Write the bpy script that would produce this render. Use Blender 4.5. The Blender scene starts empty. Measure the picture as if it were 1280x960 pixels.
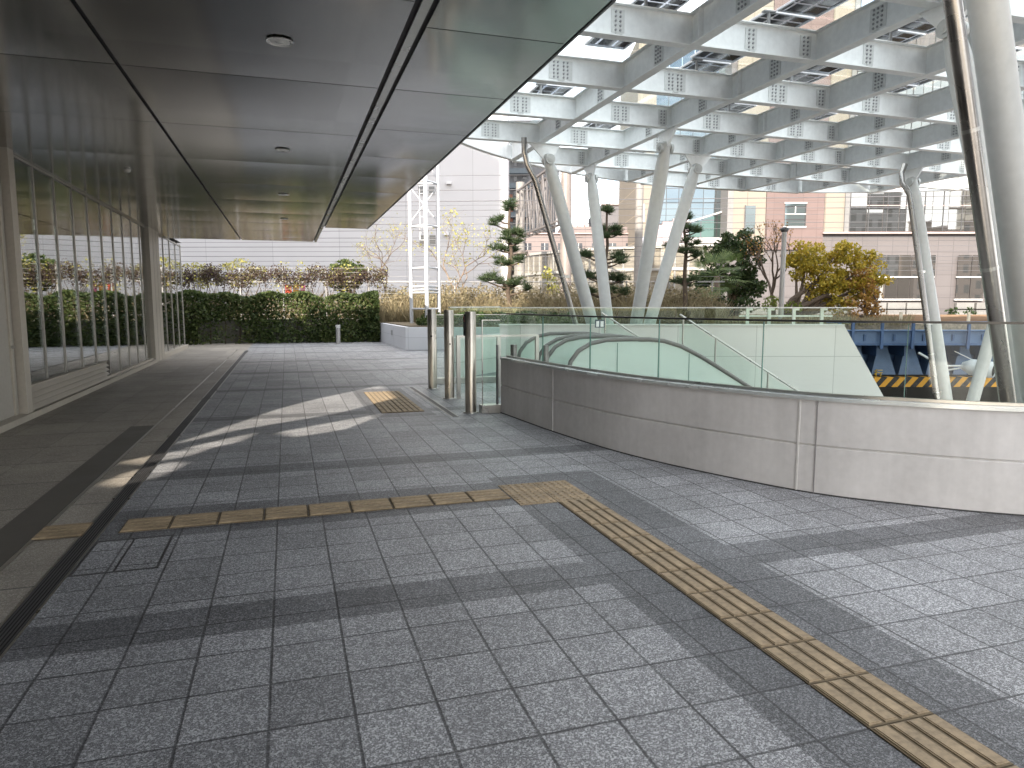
import bpy, math, random
import numpy as np
from mathutils import Vector, Matrix
R_ = math.radians
rnd = random.Random(7)
sc = bpy.context.scene
COL = sc.collection
# ------------------------------------------------------------------ camera frame
H = 1.6; FPX = 880.0
PITCH = math.atan(100 / FPX); YAW = R_(17.66)
CP, SP = math.cos(PITCH), math.sin(PITCH); CY, SY = math.cos(YAW), math.sin(YAW)
def ray(u, v):                       # photo pixel -> (right, forward, up), level frame
    r = (u - 640) / FPX; w = -(v - 480) / FPX
    return r, CP + w * SP, -SP + w * CP
def F(r, f, z):                      # background frame: r to the right, f ahead, parallel to the railway
    return Vector((CY * r + SY * f, -SY * r + CY * f, z))
def W(u, v, f):
    r, g, z = ray(u, v); return F(r / g * f, f, H + z / g * f)
def RR(u, f): r, g, z = ray(u, 380); return r / g * f
def ZZ(v, f): r, g, z = ray(640, v); return H + z / g * f
def G(u, v, z=0.0):
    r, g, k = ray(u, v); t = (z - H) / k; return F(r * t, g * t, z)
def atX(u, v, x):
    r, g, k = ray(u, v); d = F(r, g, k); t = x / d.x; return Vector((d.x * t, d.y * t, H + k * t))
# ------------------------------------------------------------------ objects
def tag(o, label=None, cat=None, group=None, kind=None):
    if label: o['label'] = label
    if cat: o['category'] = cat
    if group: o['group'] = group
    if kind: o['kind'] = kind
    return o
def thing(name, label, cat, loc, group=None):
    o = bpy.data.objects.new(name, None); COL.objects.link(o); o.location = loc
    o.empty_display_size = .2
    return tag(o, label, cat, group)
def origin_of(o):
    p = Vector(o.location) if o.parent is None else Vector(o['_w'])
    return p
class MB:
    """collects shapes (world coordinates) for ONE mesh"""
    def __init__(s): s.v = []; s.f = []; s.sm = []
    def add(s, vs, fs, smooth=False):
        n = len(s.v); s.v += [tuple(p) for p in vs]
        s.f += [tuple(i + n for i in f) for f in fs]; s.sm += [smooth] * len(fs); return s
    def box(s, a, b, T=None):
        x0, y0, z0 = a; x1, y1, z1 = b
        vs = [(x0,y0,z0),(x1,y0,z0),(x1,y1,z0),(x0,y1,z0),(x0,y0,z1),(x1,y0,z1),(x1,y1,z1),(x0,y1,z1)]
        if T: vs = [T(*p) for p in vs]
        return s.add(vs, [(0,3,2,1),(4,5,6,7),(0,1,5,4),(1,2,6,5),(2,3,7,6),(3,0,4,7)])
    def prism(s, poly, z0, z1):
        n = len(poly)
        vs = [(p[0], p[1], z0) for p in poly] + [(p[0], p[1], z1) for p in poly]
        fs = [tuple(range(n - 1, -1, -1)), tuple(range(n, 2 * n))] + [(i, (i + 1) % n, n + (i + 1) % n, n + i) for i in range(n)]
        return s.add(vs, fs)
    def plate(s, pts, d):            # polygon in space, thickness vector d
        n = len(pts); d = Vector(d); pts = [Vector(p) for p in pts]
        vs = pts + [p + d for p in pts]
        return s.add(vs, [tuple(range(n - 1, -1, -1)), tuple(range(n, 2 * n))] + [(i, (i + 1) % n, n + (i + 1) % n, n + i) for i in range(n)])
    def tube(s, pts, rad, n=10, cap=True, smooth=True):
        pts = [Vector(p) for p in pts]
        rs = rad if isinstance(rad, (list, tuple)) else [rad] * len(pts)
        rings = []; up = None
        for i, p in enumerate(pts):
            d = (pts[min(i + 1, len(pts) - 1)] - pts[max(i - 1, 0)]).normalized()
            if up is None:
                up = d.orthogonal().normalized()
            up = (up - d * up.dot(d))
            if up.length < 1e-5: up = d.orthogonal()
            up.normalize(); w = d.cross(up)
            rings.append([p + (up * math.cos(2 * math.pi * k / n) + w * math.sin(2 * math.pi * k / n)) * rs[i] for k in range(n)])
        vs = [q for r in rings for q in r]; fs = []
        for i in range(len(pts) - 1):
            for k in range(n):
                a = i * n + k; b = i * n + (k + 1) % n
                fs.append((a, b, b + n, a + n))
        s.add(vs, fs, smooth)
        if cap:
            s.add(rings[0], [tuple(range(n - 1, -1, -1))]); s.add(rings[-1], [tuple(range(n))])
        return s
    def bar(s, p, q, w, h, up=(0, 0, 1)):
        p, q = Vector(p), Vector(q); d = (q - p).normalized(); up = Vector(up)
        sd = d.cross(up)
        if sd.length < 1e-4: sd = d.cross(Vector((1, 0, 0)))
        sd.normalize(); u2 = sd.cross(d); a = sd * w / 2; b = u2 * h / 2
        vs = [p - a - b, p + a - b, p + a + b, p - a + b, q - a - b, q + a - b, q + a + b, q - a + b]
        return s.add(vs, [(0,1,2,3),(7,6,5,4),(0,4,5,1),(1,5,6,2),(2,6,7,3),(3,7,4,0)])
    def sweep(s, path, prof, closed=True, smooth=False):   # prof = (side, z) pairs along a plan path
        path = [Vector((p[0], p[1], 0)) for p in path]; m = len(prof); vs = []
        for i, p in enumerate(path):
            d = (path[min(i + 1, len(path) - 1)] - path[max(i - 1, 0)]).normalized()
            nrm = Vector((-d.y, d.x, 0))
            vs += [(p.x + nrm.x * a, p.y + nrm.y * a, z) for a, z in prof]
        fs = []
        for i in range(len(path) - 1):
            for k in range(m if closed else m - 1):
                a = i * m + k; b = i * m + (k + 1) % m
                fs.append((a, b, b + m, a + m))
        if closed and not smooth:
            fs += [tuple(range(m - 1, -1, -1)), tuple((len(path) - 1) * m + k for k in range(m))]
        return s.add(vs, fs)
    def build(s, name, mat, parent=None, bevel=0):
        me = bpy.data.meshes.new(name); me.from_pydata(s.v, [], s.f)
        if any(s.sm): me.polygons.foreach_set('use_smooth', s.sm)
        me.validate(); me.update()
        return link(name, me, mat, parent, bevel)
def link(name, me, mat, parent=None, bevel=0):
    o = bpy.data.objects.new(name, me); COL.objects.link(o)
    if mat: me.materials.append(mat)
    if bevel:
        b = o.modifiers.new('bevel', 'BEVEL'); b.width = bevel; b.segments = 2; b.limit_method = 'ANGLE'
    if parent: adopt(o, parent)
    return o
def wpos(o):
    return wpos(o.parent) + Vector(o.matrix_parent_inverse.translation) + Vector(o.location) if o.parent else Vector(o.location)
def adopt(o, parent):
    o.parent = parent; o.matrix_parent_inverse = Matrix.Translation(-wpos(parent)); return o
KIDS = {}
def copy_tree(o, parent=None):
    c = o.copy(); COL.objects.link(c)
    if parent: c.parent = parent
    for ch in o.children: copy_tree(ch, c)
    return c
# ------------------------------------------------------------------ materials
class N:
    """small shader-graph helper"""
    def __init__(s, name):
        s.m = bpy.data.materials.new(name); s.m.use_nodes = True; s.t = s.m.node_tree; s.t.nodes.clear()
        s.out = s.n('ShaderNodeOutputMaterial')
    def n(s, typ, **k):
        x = s.t.nodes.new(typ)
        for a, b in k.items(): setattr(x, a, b)
        return x
    def put(s, sock, v):
        if isinstance(v, bpy.types.NodeSocket): s.t.links.new(v, sock)
        elif v is not None:
            if hasattr(sock.default_value, '__len__') and not hasattr(v, '__len__'): v = [v] * len(sock.default_value)
            if hasattr(v, '__len__') and len(v) == 3 and len(sock.default_value) == 4: v = (*v, 1)
            sock.default_value = v
    def math(s, op, a, b=None, c=None, clamp=False):
        x = s.n('ShaderNodeMath', operation=op, use_clamp=clamp); s.put(x.inputs[0], a)
        if b is not None: s.put(x.inputs[1], b)
        if c is not None: s.put(x.inputs[2], c)
        return x.outputs[0]
    def mix(s, f, a, b, blend='MIX'):
        x = s.n('ShaderNodeMix', data_type='RGBA', blend_type=blend)
        s.put(x.inputs[0], f); s.put(x.inputs[6], a); s.put(x.inputs[7], b); return x.outputs[2]
    def coord(s, which='Object'):
        return s.n('ShaderNodeTexCoord').outputs[which]
    def xyz(s, v=None):
        x = s.n('ShaderNodeSeparateXYZ'); s.put(x.inputs[0], v or s.coord()); return x.outputs
    def noise(s, scale, detail=4, rough=.55, vec=None, out=0):
        x = s.n('ShaderNodeTexNoise'); x.inputs['Scale'].default_value = scale; x.inputs['Detail'].default_value = detail
        x.inputs['Roughness'].default_value = rough; s.put(x.inputs['Vector'], vec or s.coord()); return x.outputs[out]
    def map(s, v, a, b, c=0.0, d=1.0):
        x = s.n('ShaderNodeMapRange'); s.put(x.inputs[0], v)
        for i, q in zip((1, 2, 3, 4), (a, b, c, d)): x.inputs[i].default_value = q
        return x.outputs[0]
    def scalev(s, vec, sx, sy, sz):
        x = s.n('ShaderNodeMapping'); s.put(x.inputs[0], vec); x.inputs[3].default_value = (sx, sy, sz); return x.outputs[0]
    def bump(s, h, strength=.3, dist=.01):
        x = s.n('ShaderNodeBump'); x.inputs['Strength'].default_value = strength; x.inputs['Distance'].default_value = dist
        s.put(x.inputs['Height'], h); return x.outputs[0]
    def bsdf(s, col, rough=.6, metal=0.0, nrm=None, spec=.5, **k):
        x = s.n('ShaderNodeBsdfPrincipled'); s.put(x.inputs['Base Color'], col); s.put(x.inputs['Roughness'], rough)
        s.put(x.inputs['Metallic'], metal); x.inputs['Specular IOR Level'].default_value = spec
        if nrm: s.put(x.inputs['Normal'], nrm)
        for a, b in k.items(): s.put(x.inputs[a], b)
        return x.outputs[0]
    def done(s, sh): s.t.links.new(sh, s.out.inputs[0]); return s.m
    def mixs(s, f, a, b):
        x = s.n('ShaderNodeMixShader'); s.put(x.inputs[0], f); s.t.links.new(a, x.inputs[1]); s.t.links.new(b, x.inputs[2]); return x.outputs[0]
def plain(name, col, rough=.6, metal=0.0, var=.12, scale=1.5, bump=0.0, bscale=60, spec=.5, streak=0.0, fine=.05):
    g = N(name); c = Vector(col)
    n1 = g.noise(scale, 5); n2 = g.noise(scale * 14, 3)
    f = g.math('ADD', g.map(n1, .3, .7, -var, var), g.map(n2, .3, .7, -fine, fine))
    if streak:
        n3 = g.noise(1.0, 4, vec=g.scalev(g.coord(), 9, 9, .5))
        f = g.math('ADD', f, g.map(n3, .35, .75, 0, -streak))
    x = g.n('ShaderNodeVectorMath', operation='SCALE'); x.inputs[0].default_value = c; g.put(x.inputs[3], g.math('ADD', f, 1.0))
    nr = g.bump(g.noise(bscale, 3), bump, .005) if bump else None
    rr = g.map(n1, .3, .7, max(rough - .07, .02), min(rough + .07, 1))
    return g.done(g.bsdf(x.outputs[0], rr, metal, nr, spec))
def grid_mat(name, col, line, sx, sz, w=.02, rough=.5, var=.06, frame='bg', metal=0.0, spec=.5, ox=0, oz=0):
    """panels with joints; horizontal coordinate runs along the background frame (bg) or world x/y"""
    g = N(name); p = g.xyz()
    if frame == 'bg': h = g.math('ADD', g.math('MULTIPLY', p[0], CY), g.math('MULTIPLY', p[1], -SY))
    elif frame == 'x': h = p[0]
    else: h = p[1]
    h = g.math('DIVIDE', g.math('SUBTRACT', h, ox), sx); z = g.math('DIVIDE', g.math('SUBTRACT', p[2], oz), sz)
    def ln(t, s): 
        fr = g.math('FRACT', g.math('ADD', t, 1000.0)); d = g.math('ABSOLUTE', g.math('SUBTRACT', fr, .5))
        return g.math('GREATER_THAN', d, .5 - w / s / 2)
    m = g.math('MAXIMUM', ln(h, sx), ln(z, sz))
    cb = g.n('ShaderNodeCombineXYZ'); g.put(cb.inputs[0], g.math('FLOOR', h)); g.put(cb.inputs[1], g.math('FLOOR', z))
    wn = g.n('ShaderNodeTexWhiteNoise', noise_dimensions='3D'); g.put(wn.inputs[0], cb.outputs[0])
    k = g.math('ADD', g.map(wn.outputs[0], 0, 1, 1 - var, 1 + var), g.map(g.noise(.25, 4), .3, .7, -var, var))
    x = g.n('ShaderNodeVectorMath', operation='SCALE'); x.inputs[0].default_value = col; g.put(x.inputs[3], k)
    c = g.mix(m, x.outputs[0], line)
    return g.done(g.bsdf(c, rough, metal, None, spec))
def glass_mat(name, tint=(.86, .95, .90), refl=.9, base=.03, diff=None, dcol=(.5, .7, .6), rough=.0, fr_k=.55):
    g = N(name)
    t = g.n('ShaderNodeBsdfTransparent'); g.put(t.inputs[0], tint)
    gl = g.n('ShaderNodeBsdfGlossy'); g.put(gl.inputs[0], (refl,) * 3); gl.inputs['Roughness'].default_value = rough
    geo = g.n('ShaderNodeNewGeometry'); dt = g.n('ShaderNodeVectorMath', operation='DOT_PRODUCT'); g.put(dt.inputs[0], geo.outputs['Incoming']); g.put(dt.inputs[1], geo.outputs['Normal'])
    sch = g.math('POWER', g.math('SUBTRACT', 1.0, g.math('ABSOLUTE', dt.outputs['Value']), clamp=True), 5.0)
    fac = g.math('MULTIPLY_ADD', sch, fr_k, base, clamp=True)
    body = t.outputs[0]
    if diff:
        d = g.n('ShaderNodeBsdfDiffuse'); g.put(d.inputs[0], dcol); tl = g.n('ShaderNodeBsdfTranslucent'); g.put(tl.inputs[0], dcol)
        body = g.mixs(diff, body, g.mixs(.5, d.outputs[0], tl.outputs[0]))
    return g.done(g.mixs(fac, body, gl.outputs[0]))
def leaf_mat(name, cols, trans=.35, rough=.6):
    g = N(name); geo = g.n('ShaderNodeNewGeometry')
    r = g.n('ShaderNodeValToRGB'); e = r.color_ramp.elements
    while len(e) < len(cols): e.new(.5)
    for i, c in enumerate(cols): e[i].position = i / (len(cols) - 1); e[i].color = (*c, 1)
    f = g.math('ADD', g.math('MULTIPLY', geo.outputs['Random Per Island'], .65), g.map(g.noise(1.3, 3), .3, .7, 0, .35), clamp=True)
    g.put(r.inputs[0], f)
    d = g.bsdf(r.outputs[0], rough, 0, None, .3)
    tl = g.n('ShaderNodeBsdfTranslucent'); g.put(tl.inputs[0], r.outputs[0])
    return g.done(g.mixs(trans, d, tl.outputs[0]))
# ------------------------------------------------------------------ camera, sky, sun
cam = bpy.data.cameras.new('camera'); co = bpy.data.objects.new('camera', cam); COL.objects.link(co); sc.camera = co
cam.sensor_width = 36; cam.sensor_fit = 'HORIZONTAL'; cam.lens = FPX / 1280 * 36; cam.clip_start = .05; cam.clip_end = 2000
co.location = (0, 0, H); co.rotation_euler = (math.pi / 2 - PITCH, 0, -YAW)
SUN_EL = R_(24); LX, LY = .64, .768            # light travels towards +x +y
wd = bpy.data.worlds.new('World'); sc.world = wd; wd.use_nodes = True
wt = wd.node_tree; wt.nodes.clear()
wo = wt.nodes.new('ShaderNodeOutputWorld'); bg = wt.nodes.new('ShaderNodeBackground'); wt.links.new(bg.outputs[0], wo.inputs[0])
sky = wt.nodes.new('ShaderNodeTexSky'); sky.sky_type = 'NISHITA'; sky.sun_disc = False
sky.sun_elevation = SUN_EL; sky.sun_rotation = math.atan2(-LX, -LY); sky.dust_density = 1.2
tc = wt.nodes.new('ShaderNodeTexCoord'); mp = wt.nodes.new('ShaderNodeMapping'); mp.inputs[3].default_value = (1, 1, 2.6)
ns = wt.nodes.new('ShaderNodeTexNoise'); ns.inputs['Scale'].default_value = 2.6; ns.inputs['Detail'].default_value = 8; ns.inputs['Roughness'].default_value = .58
mr = wt.nodes.new('ShaderNodeMapRange'); mr.inputs[1].default_value = .36; mr.inputs[2].default_value = .60; mr.inputs[4].default_value = .9
mx = wt.nodes.new('ShaderNodeMix'); mx.data_type = 'RGBA'; mx.inputs[7].default_value = (13.5, 13.2, 12.9, 1)
wt.links.new(tc.outputs['Generated'], mp.inputs[0]); wt.links.new(mp.outputs[0], ns.inputs['Vector']); wt.links.new(ns.outputs[0], mr.inputs[0])
wt.links.new(mr.outputs[0], mx.inputs[0]); wt.links.new(sky.outputs[0], mx.inputs[6]); wt.links.new(mx.outputs[2], bg.inputs[0])
bg.inputs[1].default_value = .15
sl = bpy.data.lights.new('sun', 'SUN'); so = bpy.data.objects.new('sun', sl); COL.objects.link(so)
sl.energy = 5.0; sl.angle = R_(.6); sl.color = (1, .89, .76)
so.rotation_euler = Vector((LX * math.cos(SUN_EL), LY * math.cos(SUN_EL), -math.sin(SUN_EL))).to_track_quat('-Z', 'Y').to_euler()
so.location = (-30, -36, 40)
sc.view_settings.view_transform = 'Standard'; sc.view_settings.look = 'None'; sc.view_settings.gamma = 1
sc.view_settings.exposure = 1.38
sc.render.engine = 'CYCLES'; cy = sc.cycles
cy.use_denoising = True; cy.max_bounces = 8; cy.diffuse_bounces = 4; cy.glossy_bounces = 4; cy.transparent_max_bounces = 28; cy.transmission_bounces = 4
cy.caustics_reflective = False; cy.caustics_refractive = False; cy.sample_clamp_indirect = 4
# ------------------------------------------------------------------ plaza paving
def paving_mat():
    g = N('granite_paving'); P = g.coord(); x, y, z = g.xyz(P)
    T = .322
    tx = g.math('DIVIDE', g.math('ADD', x, .12), T); ty = g.math('DIVIDE', g.math('ADD', y, .065), T * 1.056)
    def joint(t, size, wid):
        fr = g.math('FRACT', g.math('ADD', t, 1000.0)); d = g.math('ABSOLUTE', g.math('SUBTRACT', fr, .5))
        return g.map(d, .5 - wid / size, .5 - wid / size * .45)
    ix = g.math('FLOOR', tx); iy = g.math('FLOOR', ty)
    cb = g.n('ShaderNodeCombineXYZ'); g.put(cb.inputs[0], ix); g.put(cb.inputs[1], iy)
    wn = g.n('ShaderNodeTexWhiteNoise', noise_dimensions='3D'); g.put(wn.inputs[0], cb.outputs[0])
    # speckle of the granite
    s1 = g.noise(240, 2, .6); s2 = g.noise(60, 3, .6); s3 = g.noise(1.1, 5)
    vor = g.n('ShaderNodeTexVoronoi'); vor.inputs['Scale'].default_value = 150; g.put(vor.inputs['Vector'], P)
    vn = g.xyz(vor.outputs['Color'])[0]
    spk = g.math('ADD', g.math('MULTIPLY', g.map(s1, .40, .60), .5), g.math('MULTIPLY', g.math('POWER', vn, 3.0), .85))
    light = g.mix(spk, (.036, .037, .041), (.51, .52, .54))
    dark = g.mix(spk, (.022, .023, .026), (.25, .256, .27))
    # darker courses: every 3.4 m, and one course each side of the tactile strips
    ys = g.math('FRACT', g.math('DIVIDE', g.math('ADD', y, 1000 * 3.4 - 3.55), 3.4)); band = g.math('LESS_THAN', ys, .36 / 3.4)
    def between(v, a, b): return g.math('MULTIPLY', g.math('GREATER_THAN', v, a), g.math('LESS_THAN', v, b))
    strip = g.math('MULTIPLY', between(x, 1.72, 2.74), g.math('LESS_THAN', y, 6.15))
    cross = g.math('MULTIPLY', between(y, 5.22, 5.98), g.math('LESS_THAN', x, 2.74))
    far = g.math('MULTIPLY', between(x, 1.1, 2.02), between(y, 9.95, 13.4))
    dk = g.math('MAXIMUM', g.math('MAXIMUM', band, strip), g.math('MAXIMUM', cross, far))
    right = g.mix(dk, light, dark)
    tv = g.map(wn.outputs[0], 0, 1, .84, 1.14)
    # brownish large slabs beside the glass wall
    ux = g.math('DIVIDE', g.math('ADD', x, 1.98), .64); uy = g.math('DIVIDE', y, .9)
    cb2 = g.n('ShaderNodeCombineXYZ'); g.put(cb2.inputs[0], g.math('FLOOR', ux)); g.put(cb2.inputs[1], g.math('FLOOR', uy))
    wn2 = g.n('ShaderNodeTexWhiteNoise', noise_dimensions='3D'); g.put(wn2.inputs[0], cb2.outputs[0])
    leftc = g.mix(spk, (.17, .155, .132), (.43, .395, .345))
    isl = g.math('LESS_THAN', x, -1.36)
    col = g.mix(isl, right, leftc)
    var = g.mix(isl, tv, g.map(wn2.outputs[0], 0, 1, .86, 1.1))
    gum = g.n('ShaderNodeTexVoronoi'); gum.inputs['Scale'].default_value = 1.7; g.put(gum.inputs['Vector'], P); gm = g.math('MULTIPLY', g.map(gum.outputs['Distance'], .025, .04, 1, 0), g.math('GREATER_THAN', g.xyz(gum.outputs['Color'])[1], .55))
    blot = g.map(g.noise(3.2, 6, .65), .52, .72, 1.0, .78)
    stain = g.math('MULTIPLY', g.math('MULTIPLY', g.map(s3, .25, .75, .80, 1.14), g.map(s2, .3, .7, .94, 1.05)), g.math('MULTIPLY', blot, g.math('SUBTRACT', 1.0, g.math('MULTIPLY', gm, .35))))
    k = g.n('ShaderNodeVectorMath', operation='SCALE'); g.put(k.inputs[0], col); g.put(k.inputs[3], g.math('MULTIPLY', stain, var))
    jx = g.math('MULTIPLY', joint(tx, T, .0085), g.map(g.noise(2.1, 3), .35, .65, .7, 1.0)); jy = g.math('MULTIPLY', joint(ty, T * 1.056, .008), g.map(g.noise(1.7, 3), .4, .6, .8, 1.0))
    jr = g.math('MAXIMUM', jx, jy)
    jl = g.math('MAXIMUM', g.math('MULTIPLY', joint(ux, .64, .006), .5), joint(uy, .9, .010))
    j = g.mix(isl, jr, jl)
    wob = g.math('MULTIPLY', j, .88)
    c = g.mix(wob, k.outputs[0], (.028, .028, .03))
    hgt = g.math('SUBTRACT', g.math('MULTIPLY', spk, .25), g.math('MULTIPLY', j, 1.0))
    nr = g.bump(hgt, .35, .006)
    return g.done(g.bsdf(c, g.map(spk, 0, 1, .62, .42), 0, nr, .45))
def catmull(P, per=28):
    P = [Vector((p[0], p[1], 0)) for p in P]; P = [P[0] * 2 - P[1]] + P + [P[-1] * 2 - P[-2]]; out = []
    for i in range(1, len(P) - 2):
        for k in range(per):
            t = k / per; a, b, c, d = P[i - 1:i + 3]
            out.append(.5 * ((2 * b) + (c - a) * t + (2 * a - 5 * b + 4 * c - d) * t * t + (3 * b - a - 3 * c + d) * t ** 3))
    out.append(P[-2]); return out
WALL = catmull([(2.97, 9.87), (3.17, 8.03), (3.48, 6.46), (4.10, 4.97), (4.66, 4.29), (5.30, 3.76), (6.3, 3.18), (7.8, 2.6), (9.6, 2.2), (12, 2.0)])
pl = MB()
poly = [(-24, -9), (16, -9), (16, 1.9)] + [(p.x + .12, p.y + .12) for p in reversed(WALL)] + [(3.3, 10.15), (4.9, 10.15), (4.9, 16.3)]
poly += [F(8.0, 17.45, 0).xy[:], F(8.0, 25.5, 0).xy[:], (4.2, 31.6), (-24, 31.6)]
pl.prism(poly, -.35, 0)
tag(pl.build('plaza', paving_mat()), kind='structure')
# street far below, railway bank behind
MAT_road = plain('street_paving', (.32, .31, .30), .85, scale=.4)
st = MB(); st.box((-700, -700, -5.6), (700, 700, -5.2)); tag(st.build('street', MAT_road), kind='structure')
MAT_soil = plain('bank_soil', (.11, .085, .05), .95, scale=.7, var=.3)
eb = MB()
pts = [F(r, f, 0).xy[:] for r, f in ((-60, 31.5), (-5.75, 31.6), (-4.95, 29.2), (-1.2, 29.2), (2.0, 25.6), (10.6, 25.6), (10.6, 52), (-60, 52))]
eb.prism(pts, -5.4, .62); tag(eb.build('embankment', MAT_soil), kind='structure')
MAT_ballast = plain('rail_ballast', (.30, .25, .19), .95, scale=9, var=.35, bump=.8, bscale=14)
bl = MB(); bl.prism([F(r, f, 0).xy[:] for r, f in ((-60, 38), (10.55, 38), (10.55, 27.2), (46, 27.2), (46, 50), (-60, 50))], .3, .84)
tag(bl.build('railway_ballast', MAT_ballast), kind='structure')
# ------------------------------------------------------------------ tactile paving
MAT_tact = plain('tactile_tile', (.285, .22, .14), .75, var=.26, scale=3, fine=.2)
MAT_steel = plain('stainless_steel', (.42, .41, .39), .32, 1.0, var=.08, scale=2)
MAT_dsteel = plain('dark_steel', (.10, .10, .105), .45, .7, var=.1)
MAT_groove = plain('tactile_groove_dark', (.13, .10, .062), .85, var=.3, scale=5)  # darker brown for the base plate between the raised bars
def bar_block(cx, cy, along):
    m = MB(); s = .158
    m.box((cx - s, cy - s, .001), (cx + s, cy + s, .006))
    for k in range(4):
        o = -.1185 + k * .079; w = .031
        for lev, (ww, l, z) in enumerate(((w, .150, .0105), (w - .006, .144, .0135))):
            if along == 'y': m.box((cx + o - ww, cy - l, .006 if not lev else .0105), (cx + o + ww, cy + l, z))
            else: m.box((cx - l, cy + o - ww, .006 if not lev else .0105), (cx + l, cy + o + ww, z))
    return m
def dot_block(cx, cy):
    m = MB(); s = .158; m.box((cx - s, cy - s, .001), (cx + s, cy + s, .006))
    for i in range(5):
        for j in range(5):
            x = cx - .124 + i * .062; y = cy - .124 + j * .062
            m.tube([(x, y, .006), (x, y, .010), (x, y, .0135)], [.019, .017, .011], 8)
    return m
def strip(label, loc, first, cells, mk):
    t = thing('tactile_strip', label, 'tactile paving', loc)
    b = mk(*first).build('block', MAT_tact, t); b.data.materials.append(MAT_groove)
    b.data.polygons.foreach_set('material_index', [1 if q < 6 else 0 for q in range(len(b.data.polygons))]) if mk is bar_block else None
    for c in cells:
        k = b.copy(); COL.objects.link(k); k.location = (c[0] - first[0], c[1] - first[1], 0)
    return t
E_ = .322
strip('long tan guiding strip with four raised bars per tile running toward the camera', (2.205, 2, 0), (2.205, 5.03, 'y'),
      [(2.205, 5.03 - E_ * k) for k in range(1, 24)], bar_block)
strip('tan guiding strip with raised bars crossing the plaza from the glass wall', (0, 5.56, 0), (1.555, 5.56, 'x'),
      [(1.555 - E_ * k, 5.56) for k in range(1, 18) if 1.555 - E_ * k > -1.15] + [(-1.56, 5.56), (-2.19, 5.56), (-2.512, 5.56), (-2.834, 5.56), (-3.156, 5.56)], bar_block)
strip('tan square of dotted tiles where the two guiding strips meet', (2.05, 5.52, 0), (1.885, 5.355),
      [(2.207, 5.355), (1.885, 5.677), (2.207, 5.677)], dot_block)
strip('short tan guiding strip lying in front of the steel bollards', (1.6, 11.6, 0), (1.44, 10.5, 'y'),
      [(1.44 + E_ * i, 10.5 + E_ * j) for i in range(2) for j in range(8) if i + j], bar_block)
# ------------------------------------------------------------------ drains, track, cover
def drain(label, x0, x1, y0, y1):
    t = thing('drain_grate', label, 'drain', ((x0 + x1) / 2, y0, 0))
    m = MB(); m.box((x0 - .012, y0, -.02), (x0, y1, .004)); m.box((x1, y0, -.02), (x1 + .012, y1, .004)); m.build('frame', MAT_steel, t)
    m = MB(); n = 6
    for k in range(n):
        a = x0 + (x1 - x0) * (k + .25) / n; m.box((a, y0, -.02), (a + (x1 - x0) / n * .5, y1, .003))
    m.build('slats', MAT_dsteel, t)
    m = MB(); m.box((x0, y0, .0005), (x1, y1, .0015)); m.build('channel', plain('drain_black', (.01, .01, .01), .9), t)
drain('long slotted steel drain grate running along the plaza beside the steel floor track', -1.41, -1.30, -3, 26)
drain('short slotted drain grate in the paving beside the steel bollards', 2.20, 2.28, 9.7, 13.5)
t = thing('floor_track', 'bright steel floor track with a dark strip along it, parallel to the glass wall', 'floor track', (-1.85, 5, 0))
m = MB(); m.box((-2.0, -4, .0005), (-1.72, 10.2, .004)); m.build('dark_strip', plain('dark_strip', (.10, .093, .082), .5, .2, var=.15), t)  # flat strip coloured darker than the slabs, beside the steel edge
m = MB(); m.box((-1.715, -4, .0005), (-1.69, 27, .007)); m.build('edge_rail', MAT_steel, t)
t = thing('access_cover', 'square paved access cover set in a thin steel frame beside the long drain', 'access cover', (-1.05, 4.9, 0))
m = MB()
for a, b in (((-1.28, 4.60), (-.80, 4.615)), ((-1.28, 5.235), (-.80, 5.25)), ((-.815, 4.615), (-.80, 5.235)), ((-1.28, 4.615), (-1.268, 5.235)), ((-1.05, 4.615), (-1.04, 5.235))):
    m.box((*a, .0005), (*b, .004))
m.build('frame', MAT_dsteel, t)
m = MB(); m.box((-1.266, 4.617, .0005), (-1.052, 5.233, .0025)); m.box((-1.038, 4.617, .0005), (-.817, 5.233, .0025))
m.build('slab', bpy.data.materials['granite_paving'], t)
# ------------------------------------------------------------------ station building: glass wall, soffit, roof
def gx(y): return -3.58
def SWp(d, y, z): return (gx(y) + d, y, z)              # d = metres out from the glass plane
MAT_mull = plain('mullion_paint', (.36, .345, .315), .4, .4, var=.06)
MAT_frame = plain('frame_paint', (.46, .42, .36), .5, .1, var=.06)
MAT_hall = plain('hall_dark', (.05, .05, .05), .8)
MAT_pane = glass_mat('hall_glass', (.70, .76, .745), .95, .22, fr_k=1.0)
stn = thing('station_building', 'station building with a tall glass wall under a dark metal soffit', 'building', (-3.6, 14, 0))
ys = [11.55 + 1.01 * k for k in range(10)]              # mullions up to the column
ys2 = [23.05 + 1.27 * k for k in range(5)]
def mull(y, zb, w=.045, d=.12, z1=3.72):
    m = MB(); m.box((-.05, y - w / 2, zb), (.012, y + w / 2, z1), lambda a, b, c: SWp(a, b, c)); return m
for y in ys[1:]: mull(y, .42 if y < 16 else .13).build('mullion', MAT_mull, stn)
for y in ys2: mull(y, .13).build('mullion', MAT_mull, stn)
yy = ys + [21.5]
for a, b in zip(yy, yy[1:]):
    m = MB(); m.box((-.02, a + .035, .44 if a < 15.8 else .14), (-.005, b - .035, 3.645), SWp); m.build('pane', MAT_pane, stn)
for a, b in zip(ys2, ys2[1:]):
    m = MB(); m.box((-.02, a + .035, .14), (-.005, b - .035, 3.645), SWp); m.build('pane', MAT_pane, stn)
m = MB(); m.box((-.06, 11.5, 3.645), (.02, 28.2, 3.678), SWp); m.build('head_frame', MAT_mull, stn)
m = MB()                                                # louvred base under the first panes
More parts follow.
